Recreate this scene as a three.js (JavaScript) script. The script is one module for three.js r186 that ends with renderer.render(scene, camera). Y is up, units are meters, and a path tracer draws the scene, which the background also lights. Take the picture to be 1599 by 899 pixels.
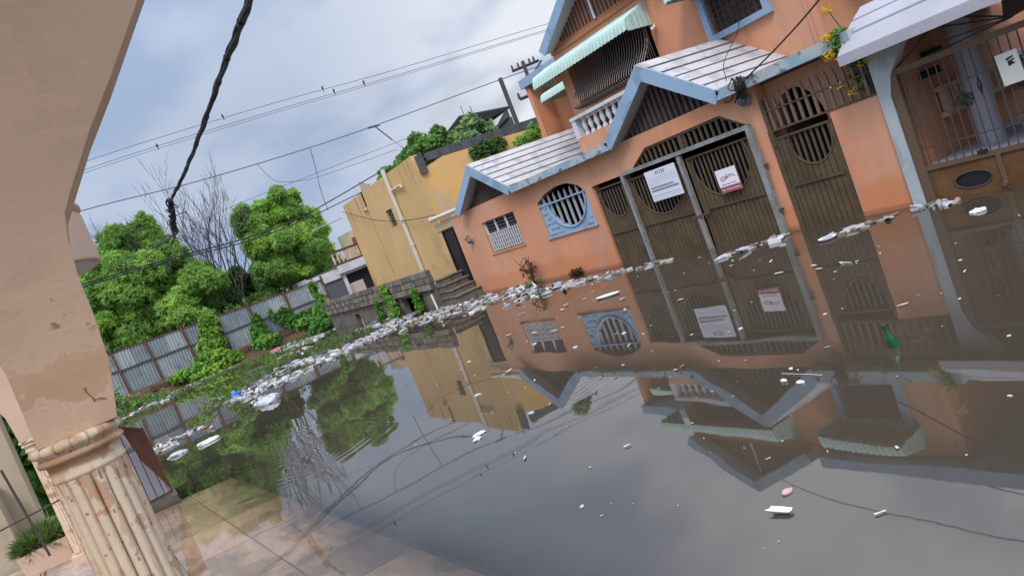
import * as THREE from 'three';
import { mergeGeometries } from 'three/addons/utils/BufferGeometryUtils.js';

// ---------------------------------------------------------------- camera, sky, sun, exposure
const scene = new THREE.Scene();
const V = (x, y, z) => new THREE.Vector3(x, y, z);
const camera = new THREE.PerspectiveCamera(43.04, 1024 / 575, 0.05, 2000);
camera.position.set(0, 2.0, 9.867);
camera.up.set(0.09937, 0.92587, -0.36455);
camera.lookAt(-0.86771, 2.0 - 0.09868, 9.867 - 0.48717);
scene.add(camera);

const renderer = new THREE.WebGLRenderer({ antialias: true });
renderer.toneMapping = THREE.LinearToneMapping;
renderer.toneMappingExposure = 1.27;
renderer.shadowMap.enabled = true;
renderer.setSize(1024, 575);

// value noise
function hash3(x, y, z) { let h = (x * 374761393 + y * 668265263 + z * 1274126177) | 0; h = Math.imul(h ^ (h >>> 13), 1274126177); h ^= h >>> 16; return (h >>> 0) / 4294967296; }
const sm = (t) => t * t * (3 - 2 * t);
function noise3(x, y, z) {
  const i = Math.floor(x), j = Math.floor(y), k = Math.floor(z), u = sm(x - i), v = sm(y - j), w = sm(z - k);
  const l = (a, b, t) => a + (b - a) * t;
  return l(l(l(hash3(i, j, k), hash3(i + 1, j, k), u), l(hash3(i, j + 1, k), hash3(i + 1, j + 1, k), u), v),
    l(l(hash3(i, j, k + 1), hash3(i + 1, j, k + 1), u), l(hash3(i, j + 1, k + 1), hash3(i + 1, j + 1, k + 1), u), v), w);
}
function fbm3(x, y, z, o = 5) { let s = 0, a = 0.5, n = 0; for (let i = 0; i < o; i++) { s += a * noise3(x, y, z); n += a; a *= 0.5; x = x * 2.03 + 7.1; y = y * 2.03 + 3.7; z = z * 2.03 + 1.3; } return s / n; }
const clamp = (x, a = 0, b = 1) => Math.min(b, Math.max(a, x));
const smooth = (a, b, x) => sm(clamp((x - a) / (b - a)));
const mix = (a, b, t) => a + (b - a) * t;
const sunDir = V(0.62, 0.95, 0.5).normalize();

{ // overcast sky: blue-grey air with broken cloud, brighter towards the veiled sun
  const W = 1024, H = 512, data = new Float32Array(W * H * 4);
  for (let y = 0; y < H; y++) for (let x = 0; x < W; x++) {
    const th = ((x + 0.5) / W - 0.5) * 2 * Math.PI, el = ((y + 0.5) / H - 0.5) * Math.PI;
    const d = [Math.cos(el) * Math.cos(th), Math.sin(el), Math.cos(el) * Math.sin(th)];
    const yy = Math.max(d[1], 0) + 0.22;
    const px = d[0] / yy, pz = d[2] / yy;
    const big = fbm3(px * 0.55 + 11.3, 4.2, pz * 0.55 + 2.7, 3);
    const f = fbm3(px * 1.7 + 3.1, 1.5, pz * 1.7 + 8.2, 6);
    const side = smooth(0.12, 0.62, -d[2] + 0.15 * d[0]); // whiter over the houses
    const c = clamp(smooth(0.44, 0.56, 0.3 * big + 0.7 * f) * (0.3 + 0.8 * side) + 0.12 * side);
    const dark = smooth(0.48, 0.56, fbm3(px * 1.5 + 20.4, 3.3, pz * 1.5 + 5.1, 6)) * (0.15 + 0.85 * side);
    const air = [0.29, 0.37, 0.525], cloud = [0.74, 0.755, 0.79], grey = [0.275, 0.315, 0.40];
    const up = 1 + 1.1 * smooth(0.26, 0.9, d[1]);
    const s = d[0] * sunDir.x + d[1] * sunDir.y + d[2] * sunDir.z;
    const glow = 1 + 1.1 * Math.pow(Math.max(0, s * 0.5 + 0.5), 5);
    const i = (y * W + x) * 4;
    for (let k = 0; k < 3; k++) {
      let v = mix(air[k], cloud[k], c * 0.8);
      v = mix(v, grey[k], dark * 0.7);
      v *= up * glow;
      if (d[1] < -0.02) v = mix(v, [0.16, 0.14, 0.11][k], smooth(-0.02, -0.12, d[1]) );
      data[i + k] = v;
    }
    data[i + 3] = 1;
  }
  const t = new THREE.DataTexture(data, W, H, THREE.RGBAFormat, THREE.FloatType);
  t.mapping = THREE.EquirectangularReflectionMapping; t.magFilter = t.minFilter = THREE.LinearFilter; t.wrapS = THREE.RepeatWrapping; t.needsUpdate = true;
  scene.background = t; scene.environment = t;
}
const sun = new THREE.DirectionalLight(0xfff2e0, 1.25);
sun.position.copy(sunDir).multiplyScalar(60).add(V(-15, 0, 0)); sun.target.position.set(-15, 0, 0);
sun.castShadow = true; sun.shadow.radius = 24; sun.shadow.mapSize.set(2048, 2048);
Object.assign(sun.shadow.camera, { left: -40, right: 40, top: 40, bottom: -40, near: 1, far: 160 });
scene.add(sun, sun.target);

// ---------------------------------------------------------------- helpers
let seed = 12345;
function rnd() { seed = (seed + 0x6D2B79F5) | 0; let t = Math.imul(seed ^ (seed >>> 15), 1 | seed); t = (t + Math.imul(t ^ (t >>> 7), 61 | t)) ^ t; return ((t ^ (t >>> 14)) >>> 0) / 4294967296; }
const R = (a, b) => a + (b - a) * rnd();
const pick = (a) => a[Math.floor(rnd() * a.length)];
const used = {};
function numbered(name) { const n = used[name] = (used[name] ?? -1) + 1; return n ? `${name}_${String(n).padStart(3, '0')}` : name; }
const origin = new Map();
function tag(o, label, category, group, kind) { if (label) o.userData.label = label; if (category) o.userData.category = category; if (group) o.userData.group = group; if (kind) o.userData.kind = kind; return o; }
function thing(name, label, category, pos = [0, 0, 0], group) {
  const o = new THREE.Group(); o.name = numbered(name); o.position.set(...pos); scene.add(o); origin.set(o, pos);
  return tag(o, label, category, group);
}
function join(geos) {
  const list = (Array.isArray(geos) ? geos : [geos]).map((g) => { const h = g.index ? g.toNonIndexed() : g; for (const k of Object.keys(h.attributes)) if (!['position', 'normal', 'uv'].includes(k)) h.deleteAttribute(k); return h; });
  return list.length > 1 ? mergeGeometries(list) : list[0];
}
// a part whose geometry is given in world metres
function part(parent, name, geos, mat) {
  const g = join(geos).clone(); const o = origin.get(parent) ?? [0, 0, 0];
  g.translate(-o[0], -o[1], -o[2]);
  const m = new THREE.Mesh(g, mat); m.name = name; m.castShadow = m.receiveShadow = true; parent.add(m); origin.set(m, o);
  return m;
}
function solo(name, label, category, geos, mat, pos = [0, 0, 0], group) { // a thing that is one mesh
  const g = join(geos).clone().translate(-pos[0], -pos[1], -pos[2]);
  const m = new THREE.Mesh(g, mat); m.name = numbered(name); m.position.set(...pos); m.castShadow = m.receiveShadow = true; scene.add(m); origin.set(m, pos);
  return tag(m, label, category, group);
}
function struct(name, geos, mat) { const m = solo(name, null, null, geos, mat); m.userData.kind = 'structure'; return m; }
// flat-shaded geometry with uv in metres, by the face's main direction
function wuv(g) {
  g = g.index ? g.toNonIndexed() : g; g.computeVertexNormals();
  const p = g.attributes.position, n = g.attributes.normal, uv = new Float32Array(p.count * 2);
  for (let i = 0; i < p.count; i++) {
    const ax = Math.abs(n.getX(i)), ay = Math.abs(n.getY(i)), az = Math.abs(n.getZ(i));
    let u, v; if (ay > ax && ay > az) { u = p.getX(i); v = p.getZ(i); } else if (ax > az) { u = p.getZ(i) + 3.3; v = p.getY(i); } else { u = p.getX(i); v = p.getY(i); }
    uv[i * 2] = u; uv[i * 2 + 1] = v;
  }
  g.setAttribute('uv', new THREE.BufferAttribute(uv, 2)); return g;
}
const box = (x0, x1, y0, y1, z0, z1) => wuv(new THREE.BoxGeometry(Math.abs(x1 - x0), Math.abs(y1 - y0), Math.abs(z1 - z0)).translate((x0 + x1) / 2, (y0 + y1) / 2, (z0 + z1) / 2));
function prism(pts, z0, z1, holes = []) { // polygon in x,y extruded from z0 to z1
  const s = new THREE.Shape(pts.map((p) => new THREE.Vector2(p[0], p[1])));
  for (const h of holes) s.holes.push(new THREE.Path(h.map((p) => new THREE.Vector2(p[0], p[1]))));
  return wuv(new THREE.ExtrudeGeometry(s, { depth: z1 - z0, bevelEnabled: false }).translate(0, 0, z0));
}
function prismX(pts, x0, x1, holes = []) { // polygon in z,y extruded along x
  const s = new THREE.Shape(pts.map((p) => new THREE.Vector2(-p[0], p[1])));
  for (const h of holes) s.holes.push(new THREE.Path(h.map((p) => new THREE.Vector2(-p[0], p[1]))));
  return wuv(new THREE.ExtrudeGeometry(s, { depth: x1 - x0, bevelEnabled: false }).rotateY(Math.PI / 2).translate(x0, 0, 0));
}
function bar(a, b, w, d = w) { // square bar between two points
  const A = V(...a), B = V(...b), L = A.distanceTo(B), g = new THREE.BoxGeometry(w, L, d);
  g.applyQuaternion(new THREE.Quaternion().setFromUnitVectors(V(0, 1, 0), B.clone().sub(A).normalize()));
  return wuv(g.translate((a[0] + b[0]) / 2, (a[1] + b[1]) / 2, (a[2] + b[2]) / 2));
}
function tube(pts, r, seg = pts.length * 4, rs = 6) { return new THREE.TubeGeometry(new THREE.CatmullRomCurve3(pts.map((p) => V(...p))), seg, r, rs, false); }
function rod(a, b, r, r2 = r, n = 8) {
  const A = V(...a), B = V(...b), L = A.distanceTo(B), g = new THREE.CylinderGeometry(r2, r, L, n);
  g.applyQuaternion(new THREE.Quaternion().setFromUnitVectors(V(0, 1, 0), B.clone().sub(A).normalize()));
  return g.translate((a[0] + b[0]) / 2, (a[1] + b[1]) / 2, (a[2] + b[2]) / 2);
}
const lathe = (pts, n, x, y, z) => new THREE.LatheGeometry(pts.map((p) => new THREE.Vector2(p[0], p[1])), n).translate(x, y, z);
const arc = (cx, cy, rx, ry, a0, a1, n) => Array.from({ length: n + 1 }, (_, i) => { const a = a0 + (a1 - a0) * i / n; return [cx + rx * Math.cos(a), cy + ry * Math.sin(a)]; });

// tileable noise for textures
const lattices = new Map();
function pn(x, y, p, s) {
  const key = s * 65536 + p; let L = lattices.get(key);
  if (!L) { L = new Float32Array(p * p); for (let b = 0; b < p; b++) for (let a = 0; a < p; a++) L[b * p + a] = hash3(a, b, s); lattices.set(key, L); }
  const i = Math.floor(x), j = Math.floor(y), u = sm(x - i), v = sm(y - j), i0 = ((i % p) + p) % p, j0 = (((j % p) + p) % p) * p, i1 = i0 + 1 === p ? 0 : i0 + 1, j1 = j0 + p === p * p ? 0 : j0 + p;
  const a = L[j0 + i0], b = L[j0 + i1], c = L[j1 + i0], d = L[j1 + i1], e = a + (b - a) * u; return e + (c + (d - c) * u - e) * v;
}
function pfbm(u, v, p, s, o = 5) { let r = 0, a = 0.5, n = 0; for (let i = 0; i < o; i++) { r += a * pn(u * p, v * p, p, s + i); n += a; a *= 0.55; p *= 2; } return r / n; }
function dtex(size, metres, fn, srgb = true) { // fn(u, v) in 0..1 -> colour 0..1
  const d = new Uint8Array(size * size * 4);
  for (let y = 0; y < size; y++) for (let x = 0; x < size; x++) { const c = fn(x / size, y / size), i = (y * size + x) * 4; for (let k = 0; k < 3; k++) d[i + k] = clamp(c[k]) * 255; d[i + 3] = 255; }
  const t = new THREE.DataTexture(d, size, size); t.wrapS = t.wrapT = THREE.RepeatWrapping; t.magFilter = THREE.LinearFilter; t.minFilter = THREE.LinearMipmapLinearFilter; t.generateMipmaps = true;
  t.repeat.set(1 / metres, 1 / metres); if (srgb) t.colorSpace = THREE.SRGBColorSpace; t.needsUpdate = true; return t;
}
const lin2s = (c) => (c <= 0.0031308 ? 12.92 * c : 1.055 * Math.pow(c, 1 / 2.4) - 0.055);
const S = (r, g, b) => [lin2s(r), lin2s(g), lin2s(b)];
const mul = (c, k) => c.map((x) => x * k);
const lerp3 = (a, b, t) => a.map((x, i) => mix(x, b[i], t));
const bumpFine = dtex(512, 0.9, (u, v) => { const n = 0.6 * pfbm(u, v, 12, 5, 5) + 0.4 * pfbm(u, v, 64, 9, 2); return [n, n, n]; }, false);
function mat(color, rough = 0.85, extra = {}) { const m = new THREE.MeshPhysicalMaterial({ roughness: rough, metalness: 0, ...extra }); m.color.setRGB(...color); return m; }
function stucco(base, metres, fn, rough = 0.9, bump = 0.004, size = 512) { return new THREE.MeshPhysicalMaterial({ map: dtex(size, metres, fn), roughness: rough, bumpMap: bumpFine, bumpScale: bump, specularIntensity: 0.4 }); }

// ---------------------------------------------------------------- materials
const M = {};
{
  const O = [0.64, 0.285, 0.158];
  M.orange = stucco(O, 6, (u, v) => { // y runs over the tile: damp foot in the first 0.4 m, dust above
    const y = v * 6, n = pfbm(u, v, 6, 1, 6), s = pfbm(u, v * 0.15, 24, 7, 3);
    let c = mul(O, 0.86 + 0.26 * n);
    c = lerp3(c, [0.62, 0.36, 0.24], 0.5 * smooth(0.5, 0.72, pfbm(u, v, 3, 22, 4)));
    c = mul(c, 1 - 0.06 * smooth(0.55, 0.75, s));
    const damp = 0.22 + 0.42 * pfbm(u, 0.3, 10, 31, 3);
    c = lerp3(c, [0.58, 0.20, 0.075], 0.5 * smooth(damp + 0.05, damp - 0.12, y > 5.2 ? y - 6 : y));
    c = lerp3(c, [0.46, 0.30, 0.22], 0.5 * smooth(0.60, 0.72, pfbm(u, v, 14, 33, 5)) * smooth(2.6, 0.4, y)); c = lerp3(c, [0.36, 0.20, 0.13], 0.22 * smooth(0.64, 0.72, pfbm(u, v * 0.12, 40, 35, 3)) * smooth(1.2, 2.4, y)); c = lerp3(c, [0.30, 0.13, 0.07], 0.7 * smooth(0.09, 0.03, y > 5.2 ? y - 6 : y));
    return S(...c);
  }, 0.9, 0.004, 1024);
  const Y = [0.65, 0.425, 0.195];
  M.yellow = stucco(Y, 8, (u, v) => {
    const y = v * 8, n = pfbm(u, v, 6, 2, 6), st = pfbm(u, v * 0.06, 48, 17, 3);
    let c = mul(Y, 0.88 + 0.24 * n);
    c = lerp3(c, [0.25, 0.16, 0.075], 0.6 * smooth(0.52, 0.75, st) * smooth(3.4, 4.3, y));
    c = lerp3(c, [0.28, 0.20, 0.11], 0.65 * smooth(0.53, 0.74, pfbm(u, v, 5, 40, 5)) * smooth(3.2, 1.2, y));
    c = lerp3(c, [0.56, 0.36, 0.15], 0.4 * smooth(0.5, 0.7, pfbm(u, v, 4, 50, 4)));
    return S(...c);
  }, 0.9, 0.004, 1024);
  const YB = [0.70, 0.43, 0.16];
  M.yellowBright = stucco(YB, 7, (u, v) => {
    const y = v * 7, n = pfbm(u, v, 6, 3, 6); let c = mul(YB, 0.9 + 0.2 * n);
    const worn = smooth(0.42, 0.62, pfbm(u, v, 7, 61, 5) + 0.34 * smooth(3.7, 2.9, y) - 0.12);
    return S(...lerp3(c, [0.50, 0.41, 0.26], 0.75 * worn));
  });
  const blueA = [0.30, 0.42, 0.545];
  M.blue = stucco(blueA, 3, (u, v) => { const n = pfbm(u, v, 5, 4, 6), ch = smooth(0.58, 0.72, pfbm(u, v, 9, 14, 5)); let c = mul(blueA, 0.88 + 0.22 * n); return S(...lerp3(c, [0.16, 0.18, 0.19], 0.4 * ch)); }, 0.75);
  M.blueWorn = stucco(blueA, 2.3, (u, v) => { const n = pfbm(u, v, 5, 4, 6), ch = smooth(0.47, 0.62, pfbm(u, v, 9, 15, 5)), bl = smooth(0.535, 0.62, pfbm(u, v, 8, 16, 5)); let c = mul([0.30, 0.41, 0.47], 0.85 + 0.25 * n); c = lerp3(c, [0.48, 0.49, 0.47], 0.75 * ch); return S(...lerp3(c, [0.035, 0.035, 0.035], 0.85 * bl)); }, 0.85, 0.008);
  M.plank = stucco(0, 2.7, (u, v) => { const n = pfbm(u, v, 5, 6, 6), d = smooth(0.52, 0.7, pfbm(u, v, 12, 18, 4)); return S(...lerp3(mul([0.52, 0.49, 0.475], 0.84 + 0.26 * n), [0.30, 0.28, 0.27], 0.55 * d)); }, 0.8);
  M.joint = mat([0.06, 0.055, 0.055], 0.95);
  M.soffit = stucco(0, 2, (u, v) => { const n = pfbm(u, v, 4, 8, 6); return S(...mul([0.40, 0.36, 0.35], 0.8 + 0.35 * n)); });
  M.slat = stucco(0, 1.2, (u, v) => { const n = pfbm(u, v, 9, 9, 4); return S(...mul([0.075, 0.052, 0.045], 0.6 + 0.8 * n)); }, 0.7);
  const gateC = [0.105, 0.075, 0.043];
  M.gate = stucco(gateC, 1.4, (u, v) => { const n = pfbm(u, v, 7, 10, 5), r = smooth(0.53, 0.68, pfbm(u, v * 0.3, 20, 20, 5)), d = smooth(0.5, 0.68, pfbm(u, v, 5, 28, 5)); return S(...lerp3(lerp3(mul(gateC, 0.6 + 0.75 * n), [0.14, 0.065, 0.03], 0.35 * r), [0.13, 0.105, 0.075], 0.2 * d)); }, 0.62, 0.002);
  M.gateBar = mat([0.09, 0.066, 0.043], 0.6);
  M.post = stucco(0, 1.1, (u, v) => { const n = pfbm(u, v, 6, 12, 5), r = smooth(0.52, 0.66, pfbm(u, v * 0.5, 10, 24, 4)); return S(...lerp3(mul([0.27, 0.28, 0.275], 0.7 + 0.5 * n), [0.2, 0.12, 0.07], 0.45 * r)); }, 0.55, 0.003);
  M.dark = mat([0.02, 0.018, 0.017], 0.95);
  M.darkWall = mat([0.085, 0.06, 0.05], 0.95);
  M.black = mat([0.012, 0.012, 0.014], 0.45);
  M.whitePaint = stucco(0, 2.2, (u, v) => { const n = pfbm(u, v, 5, 13, 6), d = smooth(0.55, 0.7, pfbm(u, v, 8, 23, 5)); return S(...lerp3(mul([0.62, 0.61, 0.62], 0.85 + 0.25 * n), [0.36, 0.33, 0.3], 0.4 * d)); }, 0.7);
  M.lilac = stucco(0, 3.1, (u, v) => { const n = pfbm(u, v, 5, 33, 6); return S(...mul([0.41, 0.40, 0.43], 0.82 + 0.3 * n)); }, 0.75);
  M.palePillar = stucco(0, 2.1, (u, v) => { const n = pfbm(u, v, 5, 35, 6), d = smooth(0.56, 0.7, pfbm(u, v * 0.4, 10, 36, 4)); return S(...lerp3(mul([0.42, 0.45, 0.46], 0.85 + 0.25 * n), [0.25, 0.2, 0.15], 0.35 * d)); }, 0.7);
  M.white = mat([0.72, 0.72, 0.70], 0.5);
  M.mint = stucco(0, 1.3, (u, v) => { const n = pfbm(u, v, 6, 15, 5), e = Math.abs(((u * 10) % 1) - 0.5) * 2; return S(...lerp3(mul([0.50, 0.66, 0.58], 0.82 + 0.3 * n), [0.20, 0.31, 0.27], 0.75 * smooth(0.78, 0.97, e))); }, 0.55, 0.001);  // groove shade between the scallops is painted in as darker green lines
  const K = [0.17, 0.145, 0.115];
  M.concrete = stucco(K, 2.6, (u, v) => { const n = pfbm(u, v, 6, 16, 6), d = smooth(0.5, 0.68, pfbm(u, v * 0.3, 14, 26, 5)), g = smooth(0.58, 0.7, pfbm(u, v, 5, 27, 5)); let c = mul(K, 0.62 + 0.75 * n); c = lerp3(c, [0.05, 0.045, 0.038], 0.6 * d); return S(...lerp3(c, [0.09, 0.11, 0.045], 0.3 * g)); }, 0.95, 0.012);
  M.block = stucco(K, 1.7, (u, v) => { const n = pfbm(u, v, 8, 19, 6), d = smooth(0.48, 0.66, pfbm(u, v * 0.5, 8, 29, 5)); return S(...lerp3(mul([0.24, 0.205, 0.165], 0.6 + 0.75 * n), [0.07, 0.062, 0.05], 0.6 * d)); }, 0.95, 0.012);
  M.blockDark = stucco(K, 1.3, (u, v) => { const n = pfbm(u, v, 8, 39, 6); return S(...mul([0.10, 0.10, 0.105], 0.6 + 0.8 * n)); }, 0.95, 0.01);
  M.zinc = [0, 1, 2].map((i) => stucco(0, 2.2, (u, v) => { const n = pfbm(u, v, 5, 41 + i, 5), r = smooth(0.6, 0.72, pfbm(u, v, 7, 45 + i, 5)); return S(...lerp3(mul([[0.34, 0.37, 0.39], [0.26, 0.30, 0.32], [0.42, 0.44, 0.45]][i], 0.75 + 0.45 * n), [0.15, 0.11, 0.08], 0.35 * r)); }, 0.5, 0.001));
  M.rust = stucco(0, 0.8, (u, v) => { const n = pfbm(u, v, 6, 51, 6); return S(...lerp3([0.10, 0.045, 0.03], [0.17, 0.085, 0.05], n)); }, 0.9, 0.004);
  M.darkRail = mat([0.07, 0.055, 0.05], 0.8);
  const tan = [0.62, 0.41, 0.275];
  M.tan = stucco(tan, 2.6, (u, v) => { // plaster, peeled and stained low down (about 1.85 to 2.2 m)
    const y = v * 2.6 < 1.3 ? v * 2.6 + 2.6 : v * 2.6, n = pfbm(u, v, 9, 53, 6), p = pfbm(u, v, 18, 57, 6), low = smooth(2.16, 1.98, y + 0.25 * (pfbm(u, v, 10, 60, 4) - 0.5));
    let c = mul(tan, 0.9 + 0.18 * n); c = mul(c, 1 - 0.06 * smooth(0.56, 0.66, pfbm(u * 0.6, v, 22, 78, 5)));
    c = lerp3(c, [0.50, 0.305, 0.17], 0.6 * smooth(0.53, 0.58, p) * low);
    c = lerp3(c, [0.66, 0.48, 0.33], 0.55 * smooth(0.495, 0.53, p) * (1 - smooth(0.53, 0.55, p)) * low);
    const sp = smooth(0.70, 0.76, pfbm(u, v, 88, 58, 3)) * smooth(0.56, 0.66, pfbm(u, v, 12, 59, 3)) * smooth(2.45, 2.2, y);
    return S(...lerp3(c, [0.16, 0.09, 0.055], 0.75 * sp));
  }, 0.9, 0.003, 1024);
  const cream = [0.76, 0.60, 0.435];
  M.column = stucco(cream, 0.9, (u, v) => {
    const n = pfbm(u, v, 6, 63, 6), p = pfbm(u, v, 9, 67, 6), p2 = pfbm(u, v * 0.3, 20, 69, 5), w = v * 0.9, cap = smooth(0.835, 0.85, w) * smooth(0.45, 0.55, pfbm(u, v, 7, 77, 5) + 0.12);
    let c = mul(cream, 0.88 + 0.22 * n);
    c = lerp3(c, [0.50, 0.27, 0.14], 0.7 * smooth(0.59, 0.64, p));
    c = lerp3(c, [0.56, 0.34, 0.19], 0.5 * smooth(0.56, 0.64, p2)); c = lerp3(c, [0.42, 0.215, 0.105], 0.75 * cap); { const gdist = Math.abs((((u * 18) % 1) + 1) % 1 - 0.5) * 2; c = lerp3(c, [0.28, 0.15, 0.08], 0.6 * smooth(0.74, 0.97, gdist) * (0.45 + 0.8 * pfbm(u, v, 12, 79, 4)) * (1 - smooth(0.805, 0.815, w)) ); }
    return S(...lerp3(c, [0.16, 0.08, 0.045], 0.7 * smooth(0.72, 0.78, pfbm(u, v, 30, 71, 3))));
  }, 0.8, 0.003, 1024);
  M.tanFar = stucco(tan, 2, (u, v) => S(...mul([0.66, 0.47, 0.35], 0.86 + 0.26 * pfbm(u, v, 5, 73, 6))));
  M.creamWall = stucco(0, 2, (u, v) => { const n = pfbm(u, v, 5, 75, 6), s = smooth(0.55, 0.7, pfbm(u, v * 0.3, 12, 76, 4)); return S(...lerp3(mul([0.55, 0.46, 0.33], 0.86 + 0.22 * n), [0.36, 0.27, 0.13], 0.4 * s)); });
  M.tile = [0, 1, 2].map((i) => stucco(0, 1.6, (u, v) => { const s = pfbm(u, v, 4, 81 + i, 6), w = pfbm(u * 0.25, v, 24, 85 + i, 4); return S(...lerp3(mul([[0.48, 0.34, 0.26], [0.43, 0.315, 0.25], [0.52, 0.37, 0.29]][i], 0.7 + 0.6 * w), [0.16, 0.13, 0.11], 0.5 * smooth(0.5, 0.65, s))); }, 0.7, 0.003));
  M.earth = stucco(0, 5, (u, v) => { const n = pfbm(u, v, 9, 91, 6); return S(...lerp3([0.06, 0.04, 0.025], [0.15, 0.09, 0.05], n)); }, 1, 0.03);
  M.bark = mat([0.10, 0.075, 0.055], 0.95);
  M.barkDark = mat([0.055, 0.042, 0.035], 0.95);
  M.cable = mat([0.012, 0.012, 0.013], 0.6);
  M.pvc = stucco(0, 1.5, (u, v) => S(...mul([0.62, 0.56, 0.47], 0.78 + 0.4 * pfbm(u, v, 6, 93, 5))), 0.5, 0.001);
  M.pole = mat([0.075, 0.07, 0.068], 0.9);
  M.sheetRoof = mat([0.045, 0.04, 0.042], 0.8);
  M.shutter = mat([0.12, 0.13, 0.15], 0.6);
  M.redWall = mat([0.28, 0.06, 0.05], 0.9);
  M.greyGlass = mat([0.10, 0.11, 0.13], 0.2);
}
function leafMat(r, g, b, tr = 0.35) { return new THREE.MeshPhysicalMaterial({ color: new THREE.Color().setRGB(r, g, b), roughness: 0.75, transmission: tr, thickness: 0, side: THREE.DoubleSide, specularIntensity: 0.3 }); }

// ---------------------------------------------------------------- ground and water
{
  const N = 240, x0 = -400, pos = [], idx = [], uv = [];
  const xs = [], zs = [];
  for (let i = 0; i <= N; i++) { const t = i / N * 2 - 1; xs.push(-20 + Math.sign(t) * (Math.abs(t) * 45 + Math.pow(Math.abs(t), 5) * 700)); zs.push(3 + Math.sign(t) * (Math.abs(t) * 30 + Math.pow(Math.abs(t), 5) * 700)); }
  const h = (x, z) => {
    let y = -0.55 + 0.05 * fbm3(x * 0.8, 0, z * 0.8, 3);
    y = mix(y, 0.62, smooth(-37.0, -37.7, x) * 1);
    y = Math.max(y, mix(-0.6, 0.16 + 0.2 * fbm3(x * 0.6, 3, z * 0.6, 4), smooth(-36.2, -36.9, x + 0.25 * Math.sin(z * 1.3))));
    y = mix(y, 0.4, smooth(1.5, -3, z) * smooth(-33.5, -34.5, x));
    y = mix(y, 0.0, smooth(-5.5, -9, z) );
    y = mix(y, 0.05, smooth(12.2, 13.5, z));
    if (x > -10.2) y = mix(y, -0.35, smooth(8.9, 9.6, z) * (1 - smooth(12.2, 13.5, z)));
    return y;
  };
  for (const z of zs) for (const x of xs) { pos.push(x, h(x, z), z); uv.push(x, z); }
  for (let j = 0; j < N; j++) for (let i = 0; i < N; i++) { const a = j * (N + 1) + i, b = a + 1, c = a + N + 1, d = c + 1; idx.push(a, c, b, b, c, d); }
  const g = new THREE.BufferGeometry(); g.setAttribute('position', new THREE.Float32BufferAttribute(pos, 3)); g.setAttribute('uv', new THREE.Float32BufferAttribute(uv, 2)); g.setIndex(idx); g.computeVertexNormals();
  struct('ground', g, M.earth);
}
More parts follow.
